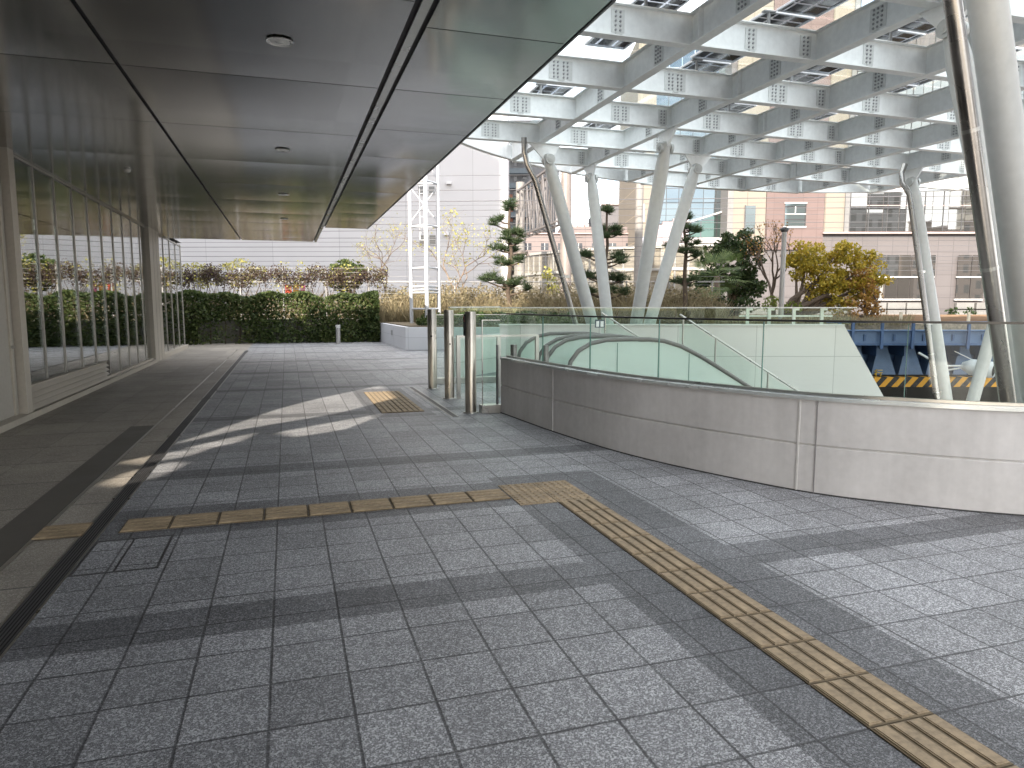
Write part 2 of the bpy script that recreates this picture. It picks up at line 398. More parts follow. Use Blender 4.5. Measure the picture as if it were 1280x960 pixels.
for k in range(4):
    z = .10 + k * .085
    m.add([SWp(.10, 11.5, z), SWp(.10, 16.1, z), SWp(.02, 16.1, z + .075), SWp(.02, 11.5, z + .075),
           SWp(.085, 11.5, z - .008), SWp(.085, 16.1, z - .008), SWp(.0, 16.1, z + .067), SWp(.0, 11.5, z + .067)],
          [(0,1,2,3),(7,6,5,4),(0,4,5,1),(1,5,6,2),(2,6,7,3),(3,7,4,0)])
m.box((-.05, 11.5, .425), (.07, 16.1, .45), SWp); m.build('louvre_base', MAT_frame, stn)
m = MB(); m.box((-.1, 8, .0), (.14, 21.4, .085), SWp); m.box((-.06, 16.15, .085), (.05, 21.4, .13), SWp)
m.box((-.1, 22.95, 0), (.1, 28.2, .13), SWp); m.build('curb', MAT_frame, stn)
m = MB(); m.box((-.5, 21.45, 0), (.10, 22.95, 3.70), SWp); m.build('column', MAT_frame, stn, .01)
m = MB()
for k in range(1, 3): m.box((.10, 21.45 + k * .5, 0), (.103, 21.458 + k * .5, 3.70), SWp)
m.build('column_joint', MAT_dsteel, stn)
m = MB(); m.box((-.08, 11.28, 0), (.10, 11.5, 3.70), SWp); m.build('end_post', MAT_frame, stn, .006)
dr = MB(); dr.box((-.05, 8.2, .09), (.0, 11.26, 3.70), SWp); dr = dr.build('door', plain('door_panel', (.40, .375, .335), .5, var=.05), stn)
m = MB(); m.box((.0, 11.08, .09), (.02, 11.14, 3.6), SWp); m.box((.0, 10.2, .09), (.012, 10.22, 3.6), SWp); m.build('door_frame', MAT_frame, dr)
m = MB(); m.tube([SWp(.0, 11.11, 1.02), SWp(.05, 11.11, 1.02)], .022, 10); m.build('door_knob', MAT_steel, dr)
# soffit panels: brushed dark metal with real gaps between them
def soffit_mat():
    g = N('soffit_metal'); x, y, z = g.xyz()
    cb = g.n('ShaderNodeCombineXYZ'); g.put(cb.inputs[0], g.math('FLOOR', g.math('DIVIDE', g.math('ADD', x, 41.33), 2.33))); g.put(cb.inputs[1], g.math('FLOOR', g.math('DIVIDE', g.math('ADD', y, 40 - 5.1), 2.07)))
    wn = g.n('ShaderNodeTexWhiteNoise', noise_dimensions='3D'); g.put(wn.inputs[0], cb.outputs[0])
    sc_ = g.n('ShaderNodeVectorMath', operation='SCALE'); sc_.inputs[0].default_value = (.42, .42, .415)
    g.put(sc_.inputs[3], g.math('ADD', g.map(wn.outputs[0], 0, 1, .9, 1.08), g.map(g.noise(1.2, 5), .3, .7, -.06, .06)))
    brush = g.noise(1, 3, vec=g.scalev(g.coord(), 6, 160, 1))
    wave = g.noise(.9, 2, .5)
    nr = g.bump(wave, .02, .05)
    a = g.bsdf(sc_.outputs[0], g.map(brush, .3, .7, .12, .18), 1.0, nr)
    return g.done(a)
MAT_soff = soffit_mat(); MAT_black = plain('gap_black', (.008, .008, .008), .9)
def soff(x0, x1, y0, y1):
    a, b, c, d = x0 + .006, y0 + .006, x1 - .006, y1 - .006; m = MB(); nx, ny = 8, 10; bow = rnd.uniform(.004, .010); tl = rnd.gauss(0, .0015)
    vs = [(a + (c - a) * i / nx, b + (d - b) * j / ny, 3.70 - .02 + .0 - bow * math.sin(math.pi * i / nx) ** .8 * math.sin(math.pi * j / ny) ** .8 + tl * (j / ny - .5)) for j in range(ny + 1) for i in range(nx + 1)]
    m.add(vs, [(j * (nx + 1) + i, (j + 1) * (nx + 1) + i, (j + 1) * (nx + 1) + i + 1, j * (nx + 1) + i + 1) for j in range(ny) for i in range(nx)], True)
    m.box((a, b, 3.684), (c, d, 3.70)); return m.build('soffit_panel', MAT_soff, stn)
yl = [5.1 + 2.07 * k for k in range(-5, 10)] + [24.98]
for a, b in zip(yl, yl[1:]):
    soff(-3.56, -1.345, a, b); soff(-1.32, .925, a, b)
yr = [5.53 + 1.63 * k for k in range(-6, 9)] + [20.3]
for a, b in zip(yr, yr[1:]): soff(1.075, 2.21, a, b)
m = MB(); m.box((.965, -5, 3.672), (1.035, 24.98, 3.69)); m.build('soffit_strip', plain('strip_metal', (.55, .55, .53), .3, 1.0), stn)
m = MB()
m.box((-3.54, -5.3, 3.72), (1.06, 25.0, 4.4)); m.box((1.06, -5.3, 3.7205), (2.225, 20.33, 4.4)); m.box((2.215, -5.3, 3.672), (2.235, 20.33, 3.7203))
m.build('roof_slab', plain('roof_fascia', (.16, .16, .165), .5, .4), stn)
# hall behind the glass: floor, unseen roof cut to shape sun pools, masses added for shade
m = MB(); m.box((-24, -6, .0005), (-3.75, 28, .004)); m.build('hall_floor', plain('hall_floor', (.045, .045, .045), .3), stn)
TAN = math.tan(SUN_EL)
lit = [  # outlines of the sun pools that the roof holes throw on the paving
    [(128, 604), (160, 590), (215, 577), (232, 580), (200, 596), (150, 608)],
    [(150, 578), (200, 567), (262, 560), (240, 569), (180, 580)],
    [(215, 556), (300, 537), (420, 517), (505, 497), (545, 486), (510, 478), (455, 486), (390, 500), (345, 512), (300, 528)],
    [(345, 541), (420, 527), (478, 517), (470, 522), (430, 537), (372, 546)],
    [(232, 560), (285, 548), (320, 541), (300, 552), (255, 562)],
]
ZR = 3.79
holes = []
for q in lit:
    L = ZR / TAN
    c = sum((G(u, v) for u, v in q), Vector()) / len(q)
    pts = [G(u, v) for u, v in q]
    pts = [c + (p - c) * Vector((1, 1, 0)) for p in pts]
    holes.append([(p.x - LX * L, p.y - LY * L) for p in pts])
def hall_gobo_roof():  # unseen roof, holes added so sun pools land on the paving
    import mathutils.geometry as mg
    outer = [(-24, -6.5), (-3.545, -6.5), (-3.545, 28.3), (-24, 28.3)]
    vs = [Vector(p) for p in outer]; es = [(i, (i + 1) % 4) for i in range(4)]
    for h in holes:
        n = len(vs); h = [(min(x, -3.66), y) for x, y in h]; vs += [Vector(p) for p in h]; es += [(n + i, n + (i + 1) % len(h)) for i in range(len(h))]
    v2, e2, f2, *_ = mg.delaunay_2d_cdt(vs, es, [], 0, 1e-4)
    def inside(p, poly):
        c = False; j = len(poly) - 1
        for i in range(len(poly)):
            if (poly[i][1] > p[1]) != (poly[j][1] > p[1]) and p[0] < (poly[j][0] - poly[i][0]) * (p[1] - poly[i][1]) / (poly[j][1] - poly[i][1]) + poly[i][0]: c = not c
            j = i
        return c
    m = MB(); fs = []
    for f in f2:
        c = sum((v2[i] for i in f), Vector((0, 0))) / len(f)
        if any(inside(c, h) for h in holes): continue
        fs.append(tuple(f))
    m.add([(p.x, p.y, ZR) for p in v2], fs); return m
hall_gobo_roof().build('hall_gobo_roof', plain('hall_gobo_roof', (.05, .05, .05), .8), stn)
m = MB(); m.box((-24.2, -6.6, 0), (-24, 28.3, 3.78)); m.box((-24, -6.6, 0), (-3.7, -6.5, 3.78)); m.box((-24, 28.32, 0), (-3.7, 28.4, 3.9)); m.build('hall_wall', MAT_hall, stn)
m = MB(); m.box((-7.4, -60, 8.6), (-6.0, 8.4, 26)); m.build('shade_mass', grid_mat('shade_mass_cladding', (.42, .43, .45), (.1, .1, .11), 1.8, 3.4, .12, .4, frame='y'), stn)  # unseen mass added to shade plaza and canopy, raised to pass the sun beams
for y in range(-6, 9, 5):
    m = MB(); m.tube([(-6.7, y + .2, 3.8), (-6.7, y + .2, 8.62)], .22, 12); m.build('shade_mass_post', MAT_frame, stn)  # added posts under the unseen shade mass
m = MB(); m.box((-36, 4, -5), (-28, 62, 46)); m.build('warehouse_shade_tower', grid_mat('shade_tower_cladding', (.42, .43, .45), (.1, .1, .11), 1.8, 3.4, .12, .4, frame='y'), stn)  # unseen tower added to shade the warehouse wall
# ceiling fittings
MAT_lamp = plain('lamp_trim', (.8, .8, .78), .25, .6)
MAT_lens = plain('lamp_lens', (.8, .8, .78), .2)
def downlight(y):
    t = thing('ceiling_light', 'round recessed ceiling light', 'ceiling light', (.02, y, 3.68), 'recessed lights in the soffit')
    m = MB(); n = 24; a = [(.02 + .105 * math.cos(2*math.pi*k/n), y + .105 * math.sin(2*math.pi*k/n), 3.661) for k in range(n)]
    b = [(.02 + .078 * math.cos(2*math.pi*k/n), y + .078 * math.sin(2*math.pi*k/n), 3.665) for k in range(n)]
    c = [(p[0], p[1], 3.662) for p in a]
    m.add(a + b + c, [(k, (k+1) % n, n + (k+1) % n, n + k) for k in range(n)] + [(2*n + k, 2*n + (k+1) % n, (k+1) % n, k) for k in range(n)]); m.build('trim_ring', MAT_lamp, t)
    m = MB(); m.tube([(.02, y, 3.664), (.02, y, 3.665)], .078, 20); l = m.build('reflector', plain('reflector', (.75, .75, .72), .3, .9), t)
    m = MB(); m.tube([(.02, y, 3.666), (.02, y, 3.660), (.02, y, 3.657)], [.04, .035, .01], 12); m.build('bulb', MAT_lens, t)
    return t
for y, lb in ((6.13, 'round recessed ceiling light, the largest and nearest in the middle soffit strip'), (10.28, 'round recessed ceiling light, second from the camera in the middle soffit strip'),
              (14.36, 'round recessed ceiling light, third from the camera in the middle soffit strip'), (18.4, 'round recessed ceiling light, the farthest and smallest in the middle soffit strip')):
    downlight(y)['label'] = lb
t = thing('smoke_detector', 'small round white detector on the soffit near the glass wall', 'detector', (-2.28, 12.5, 3.68))
m = MB(); m.tube([(-2.28, 12.5, 3.668), (-2.28, 12.5, 3.665)], .07, 18); m.build('base', MAT_lamp, t)
m = MB(); m.tube([(-2.28, 12.5, 3.665), (-2.28, 12.5, 3.64), (-2.28, 12.5, 3.625)], [.05, .045, .02], 16); m.build('sensor', plain('detector_white', (.7, .68, .62), .5), t)
# ------------------------------------------------------------------ steel canopy
MAT_white = plain('canopy_paint', (.80, .815, .81), .42, 0, var=.06, scale=.6, streak=.05)
MAT_bolt = plain('bolt_paint', (.26, .265, .27), .45, .1, var=.05); MAT_plate = plain('plate_paint', (.60, .61, .60), .45, 0, var=.05)
ZB, DEP = 6.0, .53
def NX(i): return 9.416 + 2.596 * (i - 2)
def NY(j): return 18.91 + 2.574 * (j - 4)
EC, EA, EB = (16.2, 11.1), 15.0, 13.35
def spanx(y):
    k = 1 - ((y - EC[1]) / EB) ** 2
    return None if k <= 0 else (EC[0] - EA * math.sqrt(k), EC[0] + EA * math.sqrt(k))
def spany(x):
    k = 1 - ((x - EC[0]) / EA) ** 2
    return None if k <= 0 else (EC[1] - EB * math.sqrt(k), EC[1] + EB * math.sqrt(k))
can = thing('steel_canopy', 'large pale grey steel lattice canopy of bolted beams roofed with glass and solar panels', 'canopy', (14, 11, 6))
def pix(p):
    p = Vector(p); r = CY * p.x - SY * p.y; f = SY * p.x + CY * p.y; z = p.z - H
    fw = f * CP - z * SP; up = f * SP + z * CP
    return (640 + FPX * r / fw, 480 - FPX * up / fw) if fw > .3 else (9e9, 9e9)
def seen(p, mg=60): u, v = pix(p); return -mg < u < 1280 + mg and -mg < v < 960 + mg
def ibeam(p0, p1, axis, dz):
    m = MB(); z0 = ZB + dz; z1 = ZB + DEP - dz; w = .10; tk = .018
    def bx(a, b, c, d, e, f_):          # along, across, z
        if axis == 'x': m.box((a, p0[1] + c, e), (b, p0[1] + d, f_))
        else: m.box((p0[0] + c, a, e), (p0[0] + d, b, f_))
    a, b = (p0[0], p1[0]) if axis == 'x' else (p0[1], p1[1])
    bx(a, b, -w, w, z0, z0 + tk); bx(a, b, -w, w, z1 - tk, z1); bx(a, b, -.007, .007, z0 + tk, z1 - tk)
    return m
PL = {}
def splice(cols, axis):
    """bolted splice plate, drawn at the origin facing -y (beam along x) or -x (beam along y)"""
    key = (cols, axis)
    if key in PL: return PL[key]
    m = MB(); w = .05 * cols + (.05 if cols == 4 else .02); rows = 5; h = .36
    T = (lambda a, b, c: (a, -b, c)) if axis == 'x' else (lambda a, b, c: (-b, -a, c))
    m.box((-w, .0075, -h / 2), (w, .018, h / 2), T)
    for c in range(cols):
        a = (c - (cols - 1) / 2) * .085 + (0 if cols < 4 else (.02 if c > 1 else -.02))
        for r in range(rows):
            z = (r - 2) * .072; n = 6
            ring = [T(a + .021 * math.cos(2*math.pi*k/n), .018, z + .021 * math.sin(2*math.pi*k/n)) for k in range(n)]
            top = [T(a + .018 * math.cos(2*math.pi*k/n), .036, z + .018 * math.sin(2*math.pi*k/n)) for k in range(n)]
            m.add(ring + top, [tuple(range(n, 2 * n))] + [(k, (k+1) % n, n + (k+1) % n, n + k) for k in range(n)])
    m.box((-.06, .02, -h / 2 - .045), (.06, .075, -h / 2 - .028), T)
    PL[key] = m; return m
PM = {}
def add_plate(beam, cols, axis, pos):
    if not seen(pos): return
    key = (cols, axis)
    if key not in PM:
        o = splice(cols, axis).build('splice_plate', MAT_plate); PM[key] = o
        o.data.materials.append(MAT_bolt)
        mi = [1 if 6 <= k < len(o.data.polygons) - 6 else 0 for k in range(len(o.data.polygons))]; o.data.polygons.foreach_set('material_index', mi)
    else:
        o = PM[key].copy(); COL.objects.link(o)
    o.location = pos; o.parent = beam; o.matrix_parent_inverse = Matrix.Translation(-wpos(beam))
for j in range(-4, 7):
    y = NY(j); s = spanx(y)
    if not s: continue
    bm = ibeam((s[0] + .1, y), (s[1] - .1, y), 'x', .004)
    b = bm.build('cross_beam', MAT_white, can)
    for i in range(-2, 11):
        xa, xb = NX(i), NX(i + 1); xm = (xa + xb) / 2 - .12
        if s[0] + .5 < xm < s[1] - .5: add_plate(b, 4 if j >= 2 or j < 0 else 2, 'x', (xm, y, ZB + DEP / 2))
        if s[0] + .5 < xb - .3 < s[1] - .5 and (i + j) % 2 == 0 and i >= 1: add_plate(b, 2, 'x', (xb - .25, y, ZB + DEP / 2))
for i in range(-1, 11):
    x = NX(i); s = spany(x)
    if not s: continue
    bm = ibeam((x, s[0] + .1), (x, s[1] - .1), 'y', 0)
    for j in range(-3, 6):                           # stiffeners at some nodes
        if (i * 3 + j) % 4 == 0 and s[0] + 1 < NY(j) < s[1] - 1:
            bm.box((x - .098, NY(j) - .35, ZB + .02), (x - .008, NY(j) - .336, ZB + DEP - .02))
            bm.box((x + .008, NY(j) - .35, ZB + .02), (x + .098, NY(j) - .336, ZB + DEP - .02))
    b = bm.build('main_beam', MAT_white, can)
    for j in range(-4, 6):
        ym = (NY(j) + NY(j + 1)) / 2 - .15
        if s[0] + .5 < ym < s[1] - .5: add_plate(b, 3, 'y', (x, ym, ZB + DEP / 2))
m = MB(); rim = [(EC[0] + EA * math.cos(t), EC[1] + EB * math.sin(t)) for t in [2 * math.pi * k / 160 for k in range(161)]]
m.sweep(rim, [(-.0, ZB + .03), (.0, ZB + DEP - .01), (.012, ZB + DEP - .01), (.012, ZB + .06), (.16, ZB + .06), (.16, ZB + .03)])
m.build('rim_beam', MAT_white, can)
# roof: glass sheets and solar panels held on short posts above the beams
ZP = ZB + DEP + .27
MAT_rglass = glass_mat('roof_glass', (.93, .97, .97), .9, .02)
def pv_mat():
    g = N('solar_cells'); x, y, z = g.xyz()
    def ln(c, s, w):
        d = g.math('ABSOLUTE', g.math('SUBTRACT', g.math('FRACT', g.math('ADD', g.math('DIVIDE', c, s), 500.0)), .5)); return g.math('GREATER_THAN', d, .5 - w / s / 2)
    gap = g.math('MAXIMUM', ln(x, .36, .055), ln(y, .36, .055))
    t = g.n('ShaderNodeBsdfTransparent'); g.put(t.inputs[0], (.86, .9, .95)); wh = g.bsdf((.6, .62, .66), .3)
    cell = g.bsdf((.012, .012, .02), .12)
    return g.done(g.mixs(gap, cell, g.mixs(.6, t.outputs[0], wh)))
MAT_pv = pv_mat(); MAT_pvf = plain('panel_frame', (.62, .64, .66), .35, .5)
for i in range(-1, 10):
    for j in range(-4, 6):
        x0, x1, y0, y1 = NX(i) + .03, NX(i + 1) - .03, NY(j) + .03, NY(j + 1) - .03
        c = ((x0 + x1) / 2, (y0 + y1) / 2)
        if ((c[0] - EC[0]) / EA) ** 2 + ((c[1] - EC[1]) / EB) ** 2 > .9 or not seen((*c, ZP), 260): continue
        left = (i + j) % 2 == 0; xs = x0 + (x1 - x0) * (.58 if left else .64)
        gl, pv = ((x0, xs - .02), (xs + .02, x1))
        if (i * 2 + j * 3) % 5 == 1: gl, pv = (x0, x1), None
        m = MB(); m.box((gl[0], y0, ZP), (gl[1], y1, ZP + .012)); m.build('roof_glass', MAT_rglass, can)
        if pv is None: continue
        m = MB(); m.box((pv[0] + .04, y0 + .04, ZP), (pv[1] - .04, y1 - .04, ZP + .012)); p = m.build('solar_panel', MAT_pv, can)
        m = MB()
        for a, b in (((pv[0], y0), (pv[0] + .04, y1)), ((pv[1] - .04, y0), (pv[1], y1)), ((pv[0] + .04, y0), (pv[1] - .04, y0 + .04)), ((pv[0] + .04, y1 - .04), (pv[1] - .04, y1))):
            m.box((*a, ZP - .02), (*b, ZP + .02))
        m.build('panel_frame', MAT_pvf, p)
        m = MB(); m.tube([(pv[0] + .02, y0 - .03, ZB + DEP), (pv[0] + .02, y0 - .03, ZP - .02)], .03, 8); m.box((pv[0] - .1, y0 - .08, ZP - .045), (pv[0] + .14, y0 + .02, ZP - .022))
        m.build('roof_post', MAT_bolt, can)
# ------------------------------------------------------------------ raking columns
MAT_col = plain('column_paint', (.47, .48, .47), .36, 0, var=.05, scale=.5, streak=.04)
MAT_pin = plain('pin_paint', (.45, .46, .45), .4, .2)
def strut(node, base, label, grp, R0=.178):
    n = Vector((NX(node[0]), NY(node[1]), ZB)); b = Vector(base); h = Vector((b.x - n.x, b.y - n.y, 0)).normalized()
    pin = n + h * .26 + Vector((0, 0, -.42)); d = (b - pin).normalized()
    t = thing('canopy_column', label, 'column', b, grp)
    m = MB(); m.tube([b, pin + d * .55, pin + d * .42, pin + d * .10, pin - d * .10, pin - d * .17], [R0, R0, R0 * .97, R0 * .8, R0 * .75, R0 * .45], 28); m.build('tube', MAT_col, t)
    sd = d.cross(h).normalized()
    m = MB()
    pts = [n - h * .30, n + h * .62, pin + h * .12 - d * .05, pin + d * .30, pin - h * .14]
    m.plate([p - sd * .03 for p in pts], sd * .06); m.build('gusset_plate', MAT_white, t)
    for s in (-1, 1):
        m = MB(); m.tube([pin + sd * s * .11, pin + sd * s * .185], .135, 24); m.tube([pin + sd * s * .185, pin + sd * s * .205], .075, 18)
        m.tube([pin + sd * s * .205, pin + sd * s * .215], .028, 10); m.build('pin', MAT_pin, t)
    return t
B1 = (9.42, 18.93, -2.0); B3 = (9.55, 6.27, -1.85); B2 = (19.75, 16.35, -3.3)
g1 = 'raking columns rising from behind the escalators'; g2 = 'raking columns by the right edge of the plaza'
strut((1, 4), B1, 'leftmost raking canopy column, beside the slim drainpipe behind the escalators', g1)
strut((2, 5), B1, 'steepest raking canopy column, second from left in the group of four behind the escalators', g1)
strut((2, 3), B1, 'raking canopy column leaning right, third from left in the group of four behind the escalators', g1)
strut((3, 4), B1, 'most tilted raking canopy column, rightmost of the group of four behind the escalators', g1)
strut((6, 4), B2, 'raking canopy column with a drainpipe clipped to its left side, in front of the blue bridge', g2)
strut((7, 3), B2, 'raking canopy column tilted right, lower part crossing the blue bridge beside the big column', g2)
strut((2, 0), B3, 'near raking canopy column partly hidden behind the shiny stainless drainpipe', g2)
strut((1, -1), B3, 'huge nearest raking canopy column at the right edge of the picture', g2, .19)
pr = MB()
for b in (B1, B2, B3): pr.box((b[0] - .7, b[1] - .7, -5.2), (b[0] + .7, b[1] + .7, b[2] + .15))
tag(pr.build('pier', plain('pier_concrete', (.35, .35, .34), .8)), kind='structure')
MAT_pipe = plain('pipe_brown_steel', (.30, .285, .27), .28, 1.0, var=.06)
def pipe(label, pts, r, brackets, bd, name='drainpipe'):
    P = [W(*p) for p in pts]; t = thing(name, label, 'drainpipe', P[-1])
    m = MB(); m.tube(P, r, 18); m.build('pipe', MAT_pipe, t)
    for k in brackets:
        q = P[-2].lerp(P[-1], k) if k >= 0 else P[-3].lerp(P[-2], -k)
        m = MB(); d = (P[-1] - P[-2]).normalized(); m.tube([q - d * .018, q + d * .018], r * 1.06, 18); m.bar(q, q + Vector(bd), .035, .07); m.build('bracket', MAT_steel, t)
pipe('slim brown drainpipe bending beside the leftmost raking column', [(655, 172, 19.4), (655.5, 190, 19.4), (659, 206, 19.4), (669, 226, 19.45), (700, 335, 19.7), (728, 436, 20.0)], .075, (.1, .7), (.25, .1, 0))
pipe('slim drainpipe clipped along the raking column in front of the blue bridge', [(1131, 206, 23.0), (1127, 217, 22.9), (1128, 229, 22.7), (1137, 243, 22.6), (1149, 330, 22.2), (1174, 520, 21.2)], .085, (.05, .4, .6, .85), (.3, .1, 0))
pipe('thick shiny stainless drainpipe running down in front of the huge nearest column', [(1176, -90, 6.9), (1190.5, 0, 6.95), (1227, 265, 7.2), (1260, 505, 7.45)], .078, (.28, -.6), (.28, .2, 0))
# ------------------------------------------------------------------ curved guard wall with glass
MAT_conc = plain('guard_concrete', (.60, .588, .582), .72, var=.12, scale=1.1, streak=.09, fine=.04, bump=.1, bscale=40)
gw = thing('guard_wall', 'low curved pale concrete guard wall enclosing the escalator void', 'wall', (4.1, 5, 0))
m = MB(); m.sweep(WALL, [(0, .0), (0, .402), (.012, .408), (.012, .42), (0, .426), (0, .797), (.22, .797), (.22, -.6), (0.05, -.6)]); m.build('wall_body', MAT_conc, gw)
m = MB(); m.sweep(WALL, [(-.014, .7985), (-.014, .826), (.235, .826), (.235, .7985)]); m.build('coping', plain('coping_steel', (.62, .655, .655), .25, .35, var=.06, scale=3), gw)
m = MB(); m.sweep(WALL, [(-.006, .0006), (-.006, .012), (-.0005, .012), (-.0005, .0006)]); m.build('base_joint', plain('base_sealant', (.06, .06, .06), .9), gw)
def wall_at(u):
    best = None
    for a, b in zip(WALL, WALL[1:]):
        for k in range(20):
            q = a.lerp(b, k / 20); e = abs(pix((q.x, q.y, 0))[0] - u)
            if best is None or e < best[0]: best = (e, q, (b - a).normalized())
    return best[1], best[2]
MAT_caulk = plain('caulk_pale', (.62, .61, .59), .6)
for u, mt in ((691, MAT_conc), (995, MAT_caulk), (1017, plain('joint_grey', (.30, .29, .29), .8))):
    q, d = wall_at(u); nn = Vector((-d.y, d.x, 0)); m = MB(); w = .008 if mt is MAT_caulk else .004
    a = q - nn * .004; m.bar(a + Vector((0, 0, .01)), a + Vector((0, 0, .79)), w * 2, .008, up=nn); m.build('joint', mt, gw)
gb = thing('glass_balustrade', 'curved green-tinted glass balustrade standing on the low concrete guard wall', 'balustrade', (4.1, 5, .83))
MAT_bal = glass_mat('balustrade_glass', (.95, .985, .965), .9, .015)
MAT_edge = plain('glass_edge', (.10, .20, .17), .2)
L = [0]
for a, b in zip(WALL, WALL[1:]): L.append(L[-1] + (b - a).length)
def along(s):
    for k in range(len(WALL) - 1):
        if L[k + 1] >= s: return WALL[k].lerp(WALL[k + 1], (s - L[k]) / (L[k + 1] - L[k]))
    return WALL[-1]
s = 0.02
while s < L[-1] - .3:
    e = min(s + 1.17, L[-1]); pp = [along(s + (e - s) * k / 8) for k in range(9)]
    m = MB(); m.sweep(pp, [(.10, .83), (.10, 1.445), (.112, 1.445), (.112, .83)]); p = m.build('pane', MAT_bal, gb)
    m = MB(); q = pp[-1]; d = (pp[-1] - pp[-2]).normalized(); m.bar((q.x, q.y, .83), (q.x, q.y, 1.445), .006, .016, up=(-d.y, d.x, 0))
    o = m.build('pane_edge', MAT_edge, p); o.location = Vector(o.location) + Vector((-d.y, d.x, 0)) * .106
    s = e + .012
m = MB(); m.sweep(WALL, [(.085, 1.448), (.085, 1.466), (.127, 1.466), (.127, 1.448)]); m.build('top_rail', plain('dark_rail', (.05, .05, .05), .35, .5), gb)
m = MB(); m.sweep(WALL, [(.085, .8275), (.085, .85), (.097, .85), (.097, .8275)]); m.sweep(WALL, [(.115, .8275), (.115, .85), (.127, .85), (.127, .8275)]); m.build('base_channel', MAT_steel, gb)
# ------------------------------------------------------------------ bollards and the entrance screens
MAT_boll = plain('bollard_steel', (.44, .41, .36), .34, 1.0, var=.10, scale=4)
def bollard(x, y, h, label):
    t = thing('steel_bollard', label, 'bollard', (x, y, 0), 'tall steel bollards by the escalator entrance')
    m = MB(); r = .083; m.tube([(x, y, .006), (x, y, h - .008), (x, y, h)], [r, r, r - .006], 28); m.build('post', MAT_boll, t)
    m = MB(); m.tube([(x, y, .0005), (x, y, .008), (x, y, .014)], [r + .03, r + .03, r + .004], 28); m.build('base_ring', MAT_steel, t)
    return t
b = bollard(2.60, 13.15, 1.50, 'farthest of the three tall steel bollards, with a small dark hole near mid height')
m = MB(); m.tube([(2.573, 13.07, 1.0), (2.571, 13.062, 1.0)], .018, 12); m.build('sensor_hole', MAT_black, b)
b = bollard(2.60, 11.68, 1.50, 'middle one of the three tall steel bollards')
m = MB(); m.tube([(2.598, 11.6, .93), (2.597, 11.594, .93)], .014, 12); m.build('sensor_hole', MAT_black, b)
b = bollard(2.55, 10.02, 1.49, 'nearest of the three tall steel bollards, with a dark strip down its left side')
m = MB(); m.box((2.455, 9.985, 1.14), (2.4695, 10.06, 1.45)); m.build('sensor_strip', MAT_black, b)
m = MB(); m.box((2.453, 10.0, 1.34), (2.4545, 10.04, 1.43)); m.build('red_mark', plain('red_mark', (.3, .03, .03), .4), b)
MAT_scr = glass_mat('screen_glass', (.94, .985, .965), .9, .02)
def screen(label, x0, x1, y, h, ):
    t = thing('glass_screen', label, 'glass screen', ((x0 + x1) / 2, y, 0))
    m = MB(); m.box((x0, y - .09, .0), (x1, y + .09, .12)); m.build('base_block', MAT_steel, t, .004)
    m = MB(); m.box((x0 + .04, y - .008, .12), (x1, y + .008, h)); m.build('pane', MAT_scr, t)
    m = MB(); m.box((x0 + .028, y - .012, .12), (x0 + .04, y + .012, h + .012)); m.box((x0 + .04, y - .012, h), (x1, y + .012, h + .012)); m.build('edge_trim', MAT_steel, t)
    return t
t = screen('glass screen on a steel base block at the end of the curved guard wall', 2.68, 2.985, 9.96, 1.36)
m = MB(); m.box((2.93, 9.94, .12), (2.955, 9.985, 1.0)); m.build('post', MAT_dsteel, t)
screen('glass screen on a small steel base block behind the farthest bollard', 2.80, 4.6, 13.9, 1.38)
t = thing('glass_barrier', 'waist-high framed glass barrier between the bollards and the escalators', 'barrier', (3.4, 11.6, 0))
for x in (2.74, 3.45, 4.15):
    m = MB(); m.box((x - .03, 11.57, 0), (x + .03, 11.63, 1.04)); m.build('post', MAT_steel, t)
m = MB(); m.box((2.71, 11.565, 1.04), (4.18, 11.635, 1.075)); m.build('top_rail', MAT_steel, t)
for a, b in ((2.78, 3.41), (3.49, 4.11)):
    m = MB(); m.box((a, 11.594, .1), (b, 11.606, 1.0)); m.build('pane', MAT_scr, t)
MAT_guard = plain('guard_post_steel', (.16, .155, .145), .4, .6)
for x, y, lb in ((3.92, 10.55, 'short dark steel guard post inside the glass beside the nearest escalator'), (3.5, 10.9, 'short dark steel guard post inside the glass behind the glass screen')):
    t = thing('guard_post', lb, 'post', (x, y, 0)); m = MB(); m.tube([(x, y, .0), (x, y, .93), (x, y, .945)], [.055, .055, .045], 18); m.build('post', MAT_guard, t)
    m = MB(); m.tube([(x, y, .0005), (x, y, .012)], .085, 18); m.build('base_ring', MAT_steel, t)
